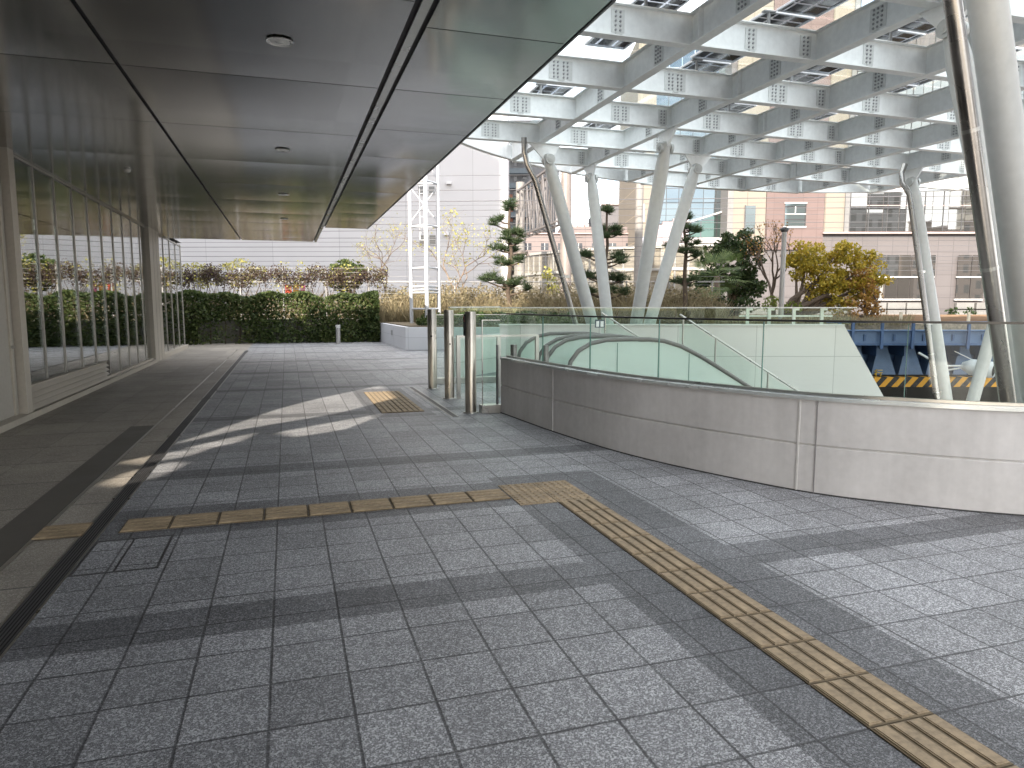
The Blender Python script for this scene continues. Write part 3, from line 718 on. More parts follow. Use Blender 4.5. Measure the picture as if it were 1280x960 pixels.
# ------------------------------------------------------------------ escalators
MAT_mint = glass_mat('mint_glass', (.88, .95, .915), .8, .02, diff=.74, dcol=(.80, .885, .84))
MAT_hand = plain('handrail_rubber', (.16, .16, .15), .35, var=.05)
MAT_clad = plain('escalator_cladding', (.50, .60, .54), .4, .1)
HR = [(4.62, .16), (4.50, .30), (4.46, .46), (4.50, .64), (4.64, .82), (4.86, .94), (5.15, .995), (5.5, 1.0), (5.95, .995), (6.25, .96), (6.6, .86), (7.0, .67), (7.4, .45), (8.4, -.12), (13.0, -2.78)]
def escalator(y0, y1, label):
    t = thing('escalator', label, 'escalator', (4.5, (y0 + y1) / 2, 0), 'escalators descending from the plaza')
    for y in (y0, y1):
        m = MB(); up = [(x, z - .045 if x > 4.7 else z) for x, z in HR]; up[0] = (4.64, .08)
        lo = [(13.0, -4.0), (8.4, -1.3), (7.2, -.72), (6.0, -.36), (4.64, -.34)]
        m.plate([(x, y - .008, z) for x, z in up + lo], (0, .016, 0)); b = m.build('balustrade', MAT_mint, t)
        m = MB(); m.tube([(x, y, z) for x, z in HR], .038, 12); m.build('handrail', MAT_hand, b)
        m = MB()
        for x in (5.35, 6.75, 8.2): 
            z = np.interp(x, [p[0] for p in HR[3:]], [p[1] for p in HR[3:]]); m.box((x, y - .0095, z - .9), (x + .012, y + .0095, z - .06))
        m.build('panel_joint', MAT_edge, b)
    m = MB()
    for k in range(22):
        x = 5.9 + k * .4; z = -.0 - max(0, k - 1) * .23
        m.box((x, y0 + .05, z - .25), (x + .395, y1 - .05, z - .01))
    m.build('steps', MAT_dsteel, t)
    m = MB(); m.box((4.5, y0 + .05, -.12), (5.9, y1 - .05, .004)); m.build('comb_plate', MAT_steel, t)
    m = MB(); m.plate([(x, y0 + .02, z) for x, z in ((4.95, -.3), (6.2, -.3), (13, -4.2), (13, -5), (5.6, -.9), (4.95, -.9))], (0, y1 - y0 - .04, 0)); m.build('truss', MAT_clad, t)
escalator(10.9, 12.0, 'nearest escalator with dark handrails and mint glass sides')
escalator(12.45, 13.6, 'escalator with mint glass sides behind the nearest one')
t = thing('pictogram_sticker', 'small white square pictogram sticker on the escalator glass', 'sticker', W(750, 404, 11.2))
def stk(u0, v0, u1, v1, d, name, mat):
    f = 11.25 - d; a, b = W(u0, v1, f), W(u1, v0, f); r0, r1 = RR(u0, f), RR(u1, f)
    m = MB(); m.box((r0, f, a.z), (r1, f + .004, b.z), F); return m.build(name, mat, t)
MAT_stw = plain('sticker_white', (.7, .74, .74), .4); MAT_std = plain('sticker_dark', (.05, .08, .10), .4)
stk(744, 399.5, 756.5, 409.5, 0, 'backing', MAT_std)
m = [stk(745.6, 401.5, 749.2, 408.5, .006, 'symbol', MAT_stw), stk(751.0, 401.5, 754.9, 408.5, .006, 'symbol', MAT_stw)]
# ------------------------------------------------------------------ staircase side wall and rails beyond the escalators
MAT_slab = grid_mat('stair_wall_panels', (.68, .68, .65), (.36, .38, .35), 1.9, 1.2, .012, .6, .04, ox=.2, oz=.34)
t = thing('stair_wall', 'pale panelled stair wall with a slanted right end beyond the escalators', 'wall', F(4, 17, -.5))
zt = ZZ(407, 17)
m = MB(); m.plate([F(-.3, 17, zt), F(RR(1057, 17), 17, zt), F(RR(1113, 17), 17, ZZ(498, 17)), F(RR(1113, 17) + 2.4, 17, -5.2), F(-.3, 17, -5.2)], F(0, .32, 0)); m.build('wall_panel', MAT_slab, t)
m = MB(); m.box((-.32, 16.97, zt + .002), (RR(1057, 17), 17.35, zt + .03), F); m.build('coping', plain('stair_coping', (.62, .64, .6), .5), t)
def railing(name, label, pts, h, post_at, mat_glass):
    t = thing(name, label, 'railing', pts[0]); P = [Vector(p) for p in pts]
    m = MB(); m.tube(P, .022, 10); m.build('handrail', plain('rail_pale', (.55, .56, .53), .3, .6), t)
    for k in post_at:
        q = P[0].lerp(P[-1], k); m = MB(); m.tube([q, q - Vector((0, 0, h))], .02, 8); m.build('post', MAT_steel, t)
    m = MB(); m.plate([P[0] - Vector((0, 0, .06)), P[-1] - Vector((0, 0, .06)), P[-1] - Vector((0, 0, h)), P[0] - Vector((0, 0, h))], F(0, .012, 0)); m.build('pane', mat_glass, t)
railing('stair_railing', 'sloping stair handrail with glass in front of the pale stair wall', [W(850, 393, 15.2), W(1060, 530, 15.2)], 1.0, (.02, .21, .52, .95), MAT_scr)
railing('stair_railing', 'short sloping handrail behind the escalators beside the raking columns', [W(752, 391, 16.2), W(840, 448, 16.2)], .9, (.05, .5, .95), MAT_scr)
t = thing('glass_balustrade', 'straight glass balustrade with a pale top rail along the pale stair wall', 'balustrade', F(4, 17.15, zt))
MAT_farb = glass_mat('far_balustrade', (.86, .94, .89), .9, .02)
zb = ZZ(384.2, 17.15)
for k in range(6):
    a = -.28 + k * 1.42; b = min(a + 1.4, 8.35); m = MB(); m.box((a, 17.14, zt + .035), (b, 17.155, zb - .02), F); m.build('pane', MAT_farb, t)
m = MB(); m.box((-.3, 17.12, zb - .02), (8.35, 17.175, zb + .006), F); m.build('top_rail', MAT_slab and plain('pale_rail', (.58, .59, .56), .4), t)
m = MB()
m.plate([F(-1.35, 15.2, .9), F(-.3, 17.1, .9), F(-.3, 17.1, zb), F(-1.35, 15.2, zb)], F(.012, 0, 0)); m.build('pane', MAT_farb, t)
m = MB(); m.bar(F(-1.35, 15.2, zb + .01), F(-.3, 17.1, zb + .01), .05, .026); m.build('return_rail', plain('pale_rail', (.58, .59, .56), .4), t)
m = MB(); m.plate([F(-1.35, 15.2, 0), F(-.3, 17.1, 0), F(-.3, 17.1, .88), F(-1.35, 15.2, .88)], F(.2, 0, 0)); m.build('end_wall', MAT_slab, t)
t = thing('white_fence', 'low white post fence behind the far glass balustrade, left of the yellow tree', 'fence', F(7.5, 20, 0))
for u in (935, 962, 993, 1028):
    r = RR(u, 20); m = MB(); m.box((r - .04, 19.97, 0), (r + .04, 20.03, ZZ(385.5, 20)), F); m.box((r + .04, 19.97, ZZ(388, 20)), (r + .14, 20.03, ZZ(385.5, 20)), F)
    m.build('post', plain('fence_white', (.66, .66, .60), .5), t)
m = MB(); m.box((RR(925, 20), 20.03, ZZ(396, 20)), (RR(1042, 20), 20.06, ZZ(394, 20)), F); m.build('rail', plain('fence_white', (.66, .66, .60), .5), t)
def panes(name, mat, parent, u0, v0, u1, v1, f, sx, sz, tilt=.006, gap=.05):
    """a glazed bay: every pane sits at its own slight tilt, as real curtain walls do"""
    m = MB(); r0, r1, z0, z1 = RR(u0, f), RR(u1, f), ZZ(v1, f), ZZ(v0, f); nx = max(1, round((r1 - r0) / sx)); nz = max(1, round((z1 - z0) / sz)); dx, dz = (r1 - r0) / nx, (z1 - z0) / nz
    for i in range(nx):
        for k in range(nz):
            a, b, c, d = r0 + i * dx + gap / 2, r0 + (i + 1) * dx - gap / 2, z0 + k * dz + gap / 2, z0 + (k + 1) * dz - gap / 2; p, q = rnd.gauss(0, tilt), rnd.gauss(0, tilt)
            m.add([F(x, f - .04 + p * (x - (a + b) / 2) + q * (z - (c + d) / 2), z) for x, z in ((a, c), (b, c), (b, d), (a, d))], [(0, 1, 2, 3)])
    return m.build(name, mat, parent)
def mirror_glass(name, col, rough=.02):
    g = N(name); return g.done(g.bsdf(col, rough, .9))
# ------------------------------------------------------------------ buildings beyond the railway
def bb(m, u0, v0, u1, v1, f, d=.3, proud=0.0):
    """box whose front face covers the pixel rectangle at forward distance f; d deep behind, proud in front"""
    r0, r1 = RR(u0, f), RR(u1, f); m.box((r0, f - proud, ZZ(v1, f)), (r1, f + d, ZZ(v0, f)), F); return m
def fb(name, mat, parent, u0, v0, u1, v1, f, d=.3, proud=0.0): return bb(MB(), u0, v0, u1, v1, f, d, proud).build(name, mat, parent)
MAT_wallA = grid_mat('white_cladding', (.47, .464, .477), (.35, .345, .355), 5.8, 30, .05, .75, .03, ox=-3.36)
MAT_dwin = plain('dark_window', (.055, .06, .07), .08)
MAT_wframe = plain('window_frame', (.45, .45, .45), .5)
t = thing('warehouse_building', 'huge windowless pale lavender warehouse wall behind the hedge', 'building', F(-15, 70, -5.2))
m = MB(); m.box((-75, 62, -5.2), (RR(635, 62), 90, 36), F); m.build('wall', MAT_wallA, t)
for u0, v0, u1, v1 in ((525, 233, 533, 242), (538, 233, 545, 242), (526, 294, 534, 305), (538, 294, 545.5, 305)):
    w = fb('window', MAT_dwin, t, u0, v0, u1, v1, 61.97, .02)
    m = MB(); bb(m, u0, (v0 + v1) / 2 - .3, u1, (v0 + v1) / 2 + .3, 61.95, .015); bb(m, u0 - .6, v1, u1 + .6, v1 + .8, 61.9, .09); m.build('frame', MAT_wframe, w)
for u, v in ((562.5, 228), (559, 292)):
    m = MB(); bb(m, u - 3, v - 1.6, u + 3, v + 1.8, 61.6, .39); m.build('vent_hood', plain('hood', (.55, .55, .56), .5), t)
MAT_apt = plain('apartment_white', (.23, .23, .235), .7, scale=.3, var=.04); MAT_balc = plain('balcony_blue', (.15, .18, .20), .5)
t = thing('apartment_block', 'distant white apartment block with pale blue balconies', 'building', F(RR(660, 95), 100, -5))
m = MB(); m.box((RR(625, 95), 95, -5.2), (RR(694, 95), 110, ZZ(150, 95)), F); m.build('wall', MAT_apt, t)
for v in (172, 190, 209, 227.5, 246, 264, 282, 300):
    fb('balcony', MAT_balc, t, 636, v + 1, 661.5, v + 7.5, 93.8, 1.15)
    fb('window', MAT_dwin, t, 642, v - 7, 646, v - 1.0, 94.96, .02); fb('window', MAT_dwin, t, 653.5, v - 6, 658, v - 3.5, 94.96, .02)
fb('brick_panel', plain('brick_red', (.42, .19, .13), .8, var=.1, scale=2), t, 635, 243, 641, 277, 94.9, .05)
MAT_pink = grid_mat('pink_tile', (.175, .145, .142), (.13, .11, .105), 3.4, 1.6, .04, .75, .04)
MAT_pinkd = plain('pink_band', (.34, .26, .25), .7)
t = thing('pink_building', 'low pinkish building with rows of small windows behind the pine trees', 'building', F(8, 70, -5.2))
m = MB(); m.box((RR(618, 66), 66, -5.2), (RR(815, 66), 80, ZZ(291, 66)), F); m.build('wall', MAT_pink, t)
m = MB()
for v in (291, 323.5, 350): bb(m, 618, v, 815, v + 1.6, 65.8, .19)
m.build('band', MAT_pinkd, t)
fb('parapet', MAT_pink, t, 700, 283.5, 800, 291, 66.4, 8)
m = MB()
for u in range(703, 752, 9): bb(m, u, 280 + (u % 2), u + 5, 283.4, 67, 1.5)
m.build('roof_unit', MAT_pinkd, t)
for v in (304, 332, 360):
    for u in range(655, 800, 21):
        w = fb('window', MAT_dwin, t, u, v, u + 9, v + 8.5, 65.97, .02); fb('frame', MAT_wframe, w, u + 4.2, v, u + 4.8, v + 8.5, 65.94, .025)
# hospital block with its sign
MAT_hosp = plain('hospital_grey', (.14, .137, .148), .75, var=.04, scale=.3); MAT_sign = plain('sign_grey', (.13, .13, .15), .6)
t = thing('hospital_building', 'grey hospital block with dark sign letters on its roof edge', 'building', F(RR(771, 82), 84, -5))
m = MB(); m.box((RR(750, 82), 82, -5.2), (RR(800, 82), 96, ZZ(256, 82)), F); m.build('wall', MAT_hosp, t)
fb('roof_edge', MAT_pinkd, t, 749.5, 255.2, 800, 256.4, 81.8, .2)
fb('window', MAT_apt, t, 754, 277, 757.5, 279, 81.95, .05)
def text(name, s, mat, parent, u0, v0, u1, v1, f, depth=.04):
    cu = bpy.data.curves.new(name, 'FONT'); cu.body = s; cu.extrude = .02; o = bpy.data.objects.new(name, cu); COL.objects.link(o)
    bpy.context.view_layer.update(); dg = bpy.context.evaluated_depsgraph_get(); me = bpy.data.meshes.new_from_object(o.evaluated_get(dg))
    bpy.data.objects.remove(o); bpy.data.curves.remove(cu)
    co = np.array([v.co[:] for v in me.vertices]); lo, hi = co.min(0), co.max(0)
    r0, r1 = RR(u0, f), RR(u1, f); z0, z1 = ZZ(v1, f), ZZ(v0, f)
    for v in me.vertices:
        a, b, c = v.co; v.co = F(r0 + (a - lo[0]) / (hi[0] - lo[0]) * (r1 - r0), f - (c - lo[2]) / max(hi[2] - lo[2], 1e-6) * depth, z0 + (b - lo[1]) / (hi[1] - lo[1]) * (z1 - z0))
    me.materials.clear(); return link(name, me, mat, parent)
text('sign_letters', '\u75c5\u9662', MAT_sign, t, 772.5, 259.3, 788.5, 266.3, 81.9, .08)
m = MB()
m.tube([W(785, 256, 84), W(785, 245, 84)], .1, 6); bb(m, 783.3, 244, 786.7, 246, 84, .3); m.build('roof_mast', MAT_sign, t)
# cream tower
MAT_cream = grid_mat('cream_panels', (.20, .178, .148), (.45, .36, .25), 2.2, 2.3, .03, .7, .04)
t = thing('cream_tower', 'narrow cream coloured tower with two tall windows, left of the glass block', 'building', F(RR(802, 62), 64, -5))
m = MB(); m.box((RR(792.5, 62), 62, -5.2), (RR(815, 62), 72, 24), F); m.build('wall', MAT_cream, t)
for v0, v1 in ((255, 277), (296, 309)):
    w = fb('window', plain('pale_window', (.42, .44, .5), .15), t, 797.5, v0, 803.5, v1, 61.95, .04); fb('frame', MAT_dsteel, w, 797, v0, 797.6, v1, 61.9, .08)
# mirror-glass block
def mirror(name, col, sx, sz, w, ox=0, oz=0, rough=.03, line=(.12, .12, .13)):
    return grid_mat(name, col, line, sx, sz, w, rough, .05, metal=.9, ox=ox, oz=oz)
MAT_mirA = mirror_glass('blue_mirror_glass', (.17, .205, .23))
t = thing('glass_block', 'glass fronted block with a sloping white atrium roof beside the pink and cream building', 'building', F(RR(860, 64), 66, -5))
m = MB(); m.box((RR(814, 64), 64, -5.2), (RR(906, 64), 78, 21), F); m.build('wall', MAT_dsteel, t); panes('curtain_wall', MAT_mirA, t, 814.5, 60, 905.5, 300, 63.98, 1.15, 1.65)
fb('corner_pillar', plain('dark_pillar', (.17, .165, .165), .6), t, 905.5, 120, 912.5, 322, 61.8, 2.5)
m = MB()
m.plate([W(858, 279.5, 63.5), W(905, 265, 63.5), W(905, 262.8, 63.5), W(858, 277.6, 63.5)], F(0, .45, 0)); m.build('sloping_roof', plain('white_trim', (.4, .4, .39), .5), t)
m = MB(); m.plate([W(862, 280.5, 63.8), W(905, 266, 63.8), W(905, 298, 63.8), W(862, 298, 63.8)], F(0, .15, 0)); m.build('atrium_pane', mirror('atrium_glass', (.10, .15, .14), 1.4, 9, .1), t)
fb('ledge', plain('ledge_grey', (.42, .41, .42), .7), t, 842, 297, 906, 303.5, 63.2, .75)
MAT_roofm = plain('mauve_roof', (.34, .30, .32), .6)
m = MB()
for k, (u0, u1, v) in enumerate(((812, 826, 281), (826, 839, 277), (839, 858, 273))): bb(m, u0, v, u1, 312, 63.0 - k * .1, .5)
m.build('lower_wing', MAT_roofm, t)
# curved glass pavilion
t = thing('curved_pavilion', 'low curved glazed pavilion ringed by white horizontal bands', 'building', F(12, 56, -5))
cr, cf, rad = RR(905, 50) + 1.5, 66.0, 16.5
arc = [(cr + rad * math.cos(a), cf + rad * math.sin(a)) for a in [R_(178 + 84 * k / 26) for k in range(27)]]
arc2 = [F(r, f, 0) for r, f in arc]
m = MB(); m.sweep(arc2, [(0, -5.2), (0, 5.6), (1.0, 5.6), (1.0, -5.2)]); m.build('glazing', plain('pavilion_glass', (.28, .26, .22), .12, .35, var=.25, scale=.5), t)
MAT_band = plain('white_band', (.29, .285, .27), .5)
for z in (5.55, 3.95, 1.9):
    m = MB(); m.sweep(arc2, [(-.18, z), (-.18, z + .2), (.05, z + .2), (.05, z)]); m.build('band', MAT_band, t)
m = MB()
for p in arc2[::1]: m.box((p.x - .05, p.y - .12, -5), (p.x + .05, p.y + .02, 5.55))
m.build('mullions', MAT_band, t)
# pink and cream building on the right
rb = thing('pink_and_cream_building', 'large building of pink and cream panels with mirror glass, across the railway on the right', 'building', F(RR(1090, 62), 66, -5))
MAT_rb = grid_mat('mauve_stone', (.105, .096, .098), (.058, .052, .054), 1.32, .98, .035, .6, .05, oz=.2)
MAT_pk = grid_mat('pink_panels', (.125, .088, .083), (.08, .055, .052), 1.25, .8, .03, .65, .05)
MAT_cr = grid_mat('cream_facade', (.20, .178, .148), (.13, .11, .085), 1.68, 2.35, .06, .65, .03, ox=RR(1025, 62), oz=.4)
MAT_mir = mirror_glass('curtain_mirror', (.25, .255, .25))
m = MB(); m.box((RR(905, 62), 62, -5.2), (RR(1640, 62), 82, 26), F); m.build('wall', MAT_rb, rb)
fb('cream_bay', MAT_cr, rb, 912.5, -300, 952.5, 318, 61.85, .14)
fb('pink_bay', MAT_pk, rb, 953.3, -300, 1024.5, 312, 61.8, .19)
fb('cream_bay', MAT_cr, rb, 1025, -300, 1050, 289.5, 61.85, .14)
fb('pillar', plain('dark_pillar', (.15, .15, .15), .6), rb, 1050.3, -300, 1056, 290, 61.7, .29)
panes('curtain_wall', MAT_mir, rb, 1056.5, 60, 1420, 289.5, 61.9, 1.45, 2.0)
m = MB()
for k in range(16): bb(m, 1056.5 + k * 23, -300, 1057.2 + k * 23, 289.5, 61.8, .09)
m.build('mullions', MAT_dsteel, rb)
m = MB(); bb(m, 1025, 289.7, 1420, 292, 61.5, .49); bb(m, 1056.5, 256.3, 1420, 257.3, 61.8, .09); m.build('ledge', MAT_pinkd, rb)
w = fb('window', mirror('window_mirror', (.14, .16, .165), 3, 3, .01), rb, 927.5, 257, 940, 292, 61.8, .04); fb('frame', MAT_dsteel, w, 926.8, 256.5, 928.2, 292, 61.77, .06)
w = fb('window', mirror('window_mirror2', (.14, .175, .185), 1.8, 1.1, .09), rb, 976.5, 254.5, 1002.5, 282.5, 61.74, .05)
m = MB(); bb(m, 975.5, 252.6, 1003.5, 254.4, 61.68, .11); bb(m, 975.5, 282.6, 1003.5, 284.4, 61.68, .11); bb(m, 988.6, 258, 989.8, 267, 61.7, .03); bb(m, 976.5, 267, 1002.5, 268.4, 61.7, .03); m.build('frame', MAT_wframe, w)
MAT_shop = mirror_glass('ground_glass', (.30, .30, .29))
for u0, u1 in ((1074, 1166), (1193, 1228), (1262, 1330)):
    w = panes('window', MAT_shop, rb, u0, 318.5, u1, 374, 61.85, 1.1, 1.9, .012)
    m = MB(); bb(m, u0, 345.5, u1, 347, 61.75, .09); bb(m, u0, 373.5, u1, 375.5, 61.7, .14); m.build('frame', MAT_wframe, w)
MAT_base = plain('base_white', (.17, .168, .163), .6)
for u0, u1 in ((1084, 1108), (1110, 1132), (1134, 1164), (1196, 1218), (1221, 1243), (1246, 1290)):
    for v0, v1 in ((378.5, 386), (387.5, 396)): fb('base_panel', MAT_base, rb, u0, v0, u1, v1, 61.6, .3)
# unseen city blocks added behind the camera for the curtain walls to mirror
for k, (ra_, rb2, fz, hh, c, lb) in enumerate(((48, 66, -34, 17, (.30, .27, .22), 'unseen cream city block mirrored in the glass of the right building'), (70, 92, -46, 26, (.24, .24, .25), 'unseen grey city block mirrored in the glass of the right building'),
        (96, 112, -38, 19, (.26, .19, .16), 'unseen brick coloured city block mirrored in the glass of the right building'), (116, 150, -50, 30, (.32, .31, .29), 'unseen tall pale city block mirrored in the glass of the right building'))):
    t = thing('unseen_city_block', lb, 'building', F((ra_ + rb2) / 2, fz, -5.2)); mt = grid_mat('block_wall', (.05, .055, .06), c, 2.6, 3.2, 1.35, .3, .1)
    m = MB(); m.box((ra_, fz - 14, -5.2), (rb2, fz, hh), F); m.build('wall', mt, t); m = MB(); m.box((ra_ - .2, fz - 14.2, hh + .002), (rb2 + .2, fz + .2, hh + .5), F); m.build('parapet', plain('block_trim', c, .7), t)
# ------------------------------------------------------------------ blue railway bridge
MAT_blue = plain('bridge_blue', (.05, .10, .22), .5, .1, var=.18, scale=2, streak=.1); MAT_bluel = plain('bridge_blue_light', (.10, .165, .30), .5, .1, var=.14, scale=2)
br = thing('railway_bridge', 'blue steel railway bridge with a yellow and black striped edge beam', 'bridge', F(18, 24, -1.2))
fB = 24.0; r0, r1 = 10.62, 40
z = lambda v: ZZ(v, fB)
m = MB(); m.box((r0, fB, z(431)), (r1, fB + .25, z(414.5)), F); m.build('edge_girder', MAT_bluel, br)
m = MB(); m.box((r0, fB - .12, z(431.5)), (r1, fB + .25, z(429)), F); m.box((r0, fB - .1, z(414.5)), (r1, fB + .3, z(412.5)), F)
for k in range(40):
    a = r0 + .35 + k * 1.0; m.box((a, fB - .05, z(426)), (a + .07, fB, z(418)), F)
m.build('girder_flange', MAT_blue, br)
m = MB(); m.box((r0, fB + .26, z(431)), (r1, 46, z(429) + .12), F); m.build('deck', MAT_blue, br)
m = MB(); m.box((r0, fB + 1.5, z(473)), (r1, fB + 1.75, z(431)), F); m.build('main_girder', MAT_blue, br)
MAT_brk = plain('bracket_blue', (.11, .17, .29), .5, .1, var=.15, scale=2)
for k in range(24):
    a = r0 + .12 + k * .96
    m = MB(); m.plate([F(a + .03, fB + .75, z(471)), F(a + .90, fB + .75, z(471)), F(a + .64, fB + .95, z(436)), F(a + .32, fB + .95, z(436))], F(0, .5, 0)); m.build('bracket', MAT_brk, br)
    m = MB(); m.box((a + .92, fB + .35, z(446)), (a + .945, fB + 1.4, z(431)), F); m.build('web_stiffener', MAT_blue, br)
def hazard_mat():
    g = N('hazard_stripes'); p = g.xyz(); h = g.math('ADD', g.math('MULTIPLY', p[0], CY), g.math('MULTIPLY', p[1], -SY))
    q = g.math('FRACT', g.math('ADD', g.math('DIVIDE', g.math('SUBTRACT', h, g.math('MULTIPLY', p[2], .85)), .43), 100.0))
    c = g.mix(g.math('GREATER_THAN', q, .5), (.62, .30, .02), (.015, .015, .015))
    return g.done(g.bsdf(g.mix(g.map(g.noise(5, 4), .55, .8), c, (.06, .05, .04)), .6))
m = MB(); m.box((r0 - .1, fB + .2, z(484.5)), (r1, fB + .6, z(472.3)), F); m.build('striped_beam', hazard_mat(), br)
text('letter', '\u884c', plain('letter_yellow', (.65, .42, .02), .5), br, 1097.5, 461.5, 1107.5, 472, fB + .55, .05)
m = MB()
for u in (1048, 1065, 1101.5, 1140, 1209.5, 1247, 1284, 1320):
    r = RR(u, fB); m.box((r - .045, fB - .2, z(436)), (r + .045, fB - .125, z(402)), F)
m.build('railing_post', MAT_blue, br)
m = MB(); m.tube([F(r0, fB - .16, z(402.5)), F(r1, fB - .16, z(402.5))], .03, 8); m.tube([F(r0, fB - .16, z(413)), F(r1, fB - .16, z(413))], .025, 8); m.build('railing_rail', MAT_bluel, br)
m = MB(); m.box((r0, 30, -5.2), (r1, 46, z(431) - .02), F); m.build('abutment', plain('abutment_dark', (.05, .05, .05), .9), br)
MAT_pale = plain('post_cream', (.60, .56, .45), .6)
for u, lb in ((1127, 'pale trackside marker post left of the drainpipe column'), (1212, 'pale trackside marker post between the two right columns')):
    t = thing('marker_post', lb, 'post', F(RR(u, 28), 28, .84)); m = MB(); m.box((RR(u, 28) - .045, 27.96, .84), (RR(u, 28) + .045, 28.04, ZZ(398, 28) + .25), F); m.build('post', MAT_pale, t)
m = MB()
for f, ra in ((29.5, 10.7), (31.0, 10.7), (34, 10.7), (35.5, 10.7), (39.5, -58), (41, -58)):
    m.box((ra, f - .04, .845), (46, f + .04, .99), F)
tag(m.build('rails', plain('rail_rust', (.22, .15, .10), .5, .5)), kind='structure')
t = thing('lamp_housing', 'white cylindrical lamp housing with a dark open end held by thin arms on the bridge', 'lamp', W(1222, 460, 23.3))
a, b = W(1209, 458, 23.5), W(1243, 463, 22.9); d = (b - a).normalized()
m = MB(); m.tube([a - d * .15, a, a + d * .1, b - d * .1, b], [.12, .2, .27, .27, .25], 20, cap=False); m.build('housing', plain('housing_white', (.68, .70, .72), .4), t)
m = MB(); m.tube([b - d * .05, b - d * .04], .24, 20); m.build('lens', MAT_black, t)
m = MB(); m.tube([W(1165, 458, 23.8), W(1206, 457, 23.5)], .03, 8); m.tube([W(1165, 466, 23.8), W(1206, 459, 23.5)], .025, 8); m.tube([W(1148, 441, 23.8), W(1167, 451.5, 23.5)], .04, 8); m.tube([W(1193, 439, 23.8), W(1216, 450, 23.5)], .015, 6); m.tube([W(1164, 450, 23.5), W(1172, 480, 23.5)], .025, 6)
m.build('arm', plain('arm_white', (.62, .64, .66), .4), t)
# ------------------------------------------------------------------ overhead line: poles, gantry, wires
MAT_pole = plain('pole_concrete', (.22, .21, .20), .75, streak=.15); MAT_gal = plain('galvanised', (.34, .335, .33), .5, .5)
def pole(name, label, u, v0, f, dia, cat='pole', base=.8, mat=None, lattice=False):
    p, q = W(u, v0, f), W(u, 380, f); q.z = base; t = thing(name, label, cat, (q.x, q.y, base))
    m = MB()
    if not lattice: m.tube([(p.x, p.y, base), (p.x, p.y, p.z)], [dia / 2, dia / 2 * .9], 14)
    else:
        for a, b in ((-1, -1), (1, -1), (1, 1), (-1, 1)): m.bar((p.x + a * dia / 2, p.y + b * dia / 2, base), (p.x + a * dia / 2, p.y + b * dia / 2, p.z), .14, .14)
        k = 0; zz = base
        while zz < p.z - dia:
            s = 1 if k % 2 else -1
            for e in (-1, 1): m.bar((p.x - s * dia / 2, p.y + e * dia / 2, zz), (p.x + s * dia / 2, p.y + e * dia / 2, zz + dia), .05, .05)
            zz += dia; k += 1
    m.build('pole_shaft', mat or MAT_pole, t); return t
t = pole('catenary_pole', 'concrete catenary pole standing behind the tallest pine tree', 650.5, 228, 52, .72)
m = MB(); m.tube([W(650.5, 314, 51.4), W(650.5, 318, 51.4)], .55, 10)
for u, v in ((645, 252), (643, 258), (641, 318), (660, 318)): m.tube([W(u - 1, v, 51.3), W(u + 1, v + 3, 51.3)], .12, 8); m.bar(W(u, v, 51.3), W(650, v, 51.5), .06, .06)
m.build('insulator', plain('insulator_brown', (.12, .10, .09), .4), t)
pole('catenary_pole', 'wide steel catenary pole behind the leftmost raking columns', 708, 205, 40, .66, lattice=False, mat=plain('pole_rust', (.25, .215, .20), .6, .3, streak=.2))
def truss(name, label, p, q, h, w):
    t = thing(name, label, 'gantry', p); m = MB(); p, q = Vector(p), Vector(q); d = (q - p); n = 10; sd = Vector((d.y, -d.x, 0)).normalized() * w / 2; up = Vector((0, 0, h))
    for a in (-1, 1):
        for b in (0, 1): m.bar(p + sd * a + up * b, q + sd * a + up * b, .12, .12)
        for k in range(n):
            x = p + d * (k / n) + sd * a; y = p + d * ((k + 1) / n) + sd * a
            m.bar(x + up * (k % 2), y + up * ((k + 1) % 2), .06, .06); m.bar(x, x + up, .05, .05)
    for b in (0, 1):
        for k in range(n): m.bar(p + d * (k / n) - sd + up * b, p + d * ((k + 1) / n) + sd + up * b, .04, .04)
    m.build('truss_frame', MAT_dgal, t); return t
MAT_dgal = plain('gantry_steel', (.17, .16, .16), .6, .4)
truss('catenary_gantry', 'lattice steel gantry spanning the tracks between the two catenary poles', W(703, 277, 40), W(652, 296, 52), 3.2, .7)
pole('catenary_pole', 'catenary pole seen between the cream tower and the right-leaning columns', 800, 215, 47, .55)
t = pole('street_lamp', 'slender grey lamp post standing left of the yellow tree', 980.5, 290, 29, .21, 'street lamp', base=.0, mat=MAT_gal)
p = W(980.5, 290, 29); m = MB(); m.tube([p, p + Vector((0, 0, .12)), p + Vector((0, 0, .2))], [.11, .20, .05], 14); m.build('lamp_head', MAT_dsteel, t)
MAT_wire = plain('wire_black', (.10, .10, .11), .6)
def wire(u0, v0, u1, v1, f0, f1, rad, sag=.3):
    p, q = W(u0, v0, f0), W(u1, v1, f1); d = q - p; p2, q2 = p - d * .9, q + d * .9
    pts = [p2.lerp(q2, k / 16) + Vector((0, 0, 0)) for k in range(17)]
    m = MB(); m.tube(pts, rad, 5); o = m.build('overhead_wire', MAT_wire)
    return tag(o, 'thin dark overhead railway wire strung across the background', 'wire', 'overhead railway wires')
for v0, v1, f, rd in ((219, 214, 46, .028), (237, 233, 45, .034), (251, 246, 45, .045), (256, 252, 47, .022), (262, 259, 44, .028), (270, 267, 46, .022), (279, 277, 44, .03), (287, 284, 46, .026),
                      (296, 295.5, 42, .028), (301, 300, 47, .02), (307, 306.5, 42, .028), (313, 313, 45, .02), (319, 319.5, 42, .026), (325, 325, 45, .02), (331, 331.5, 42, .024), (336, 337, 45, .018)):
    wire(480, v0 + 1.5, 1000, v1 + 1.0, f, f, rd * .55)
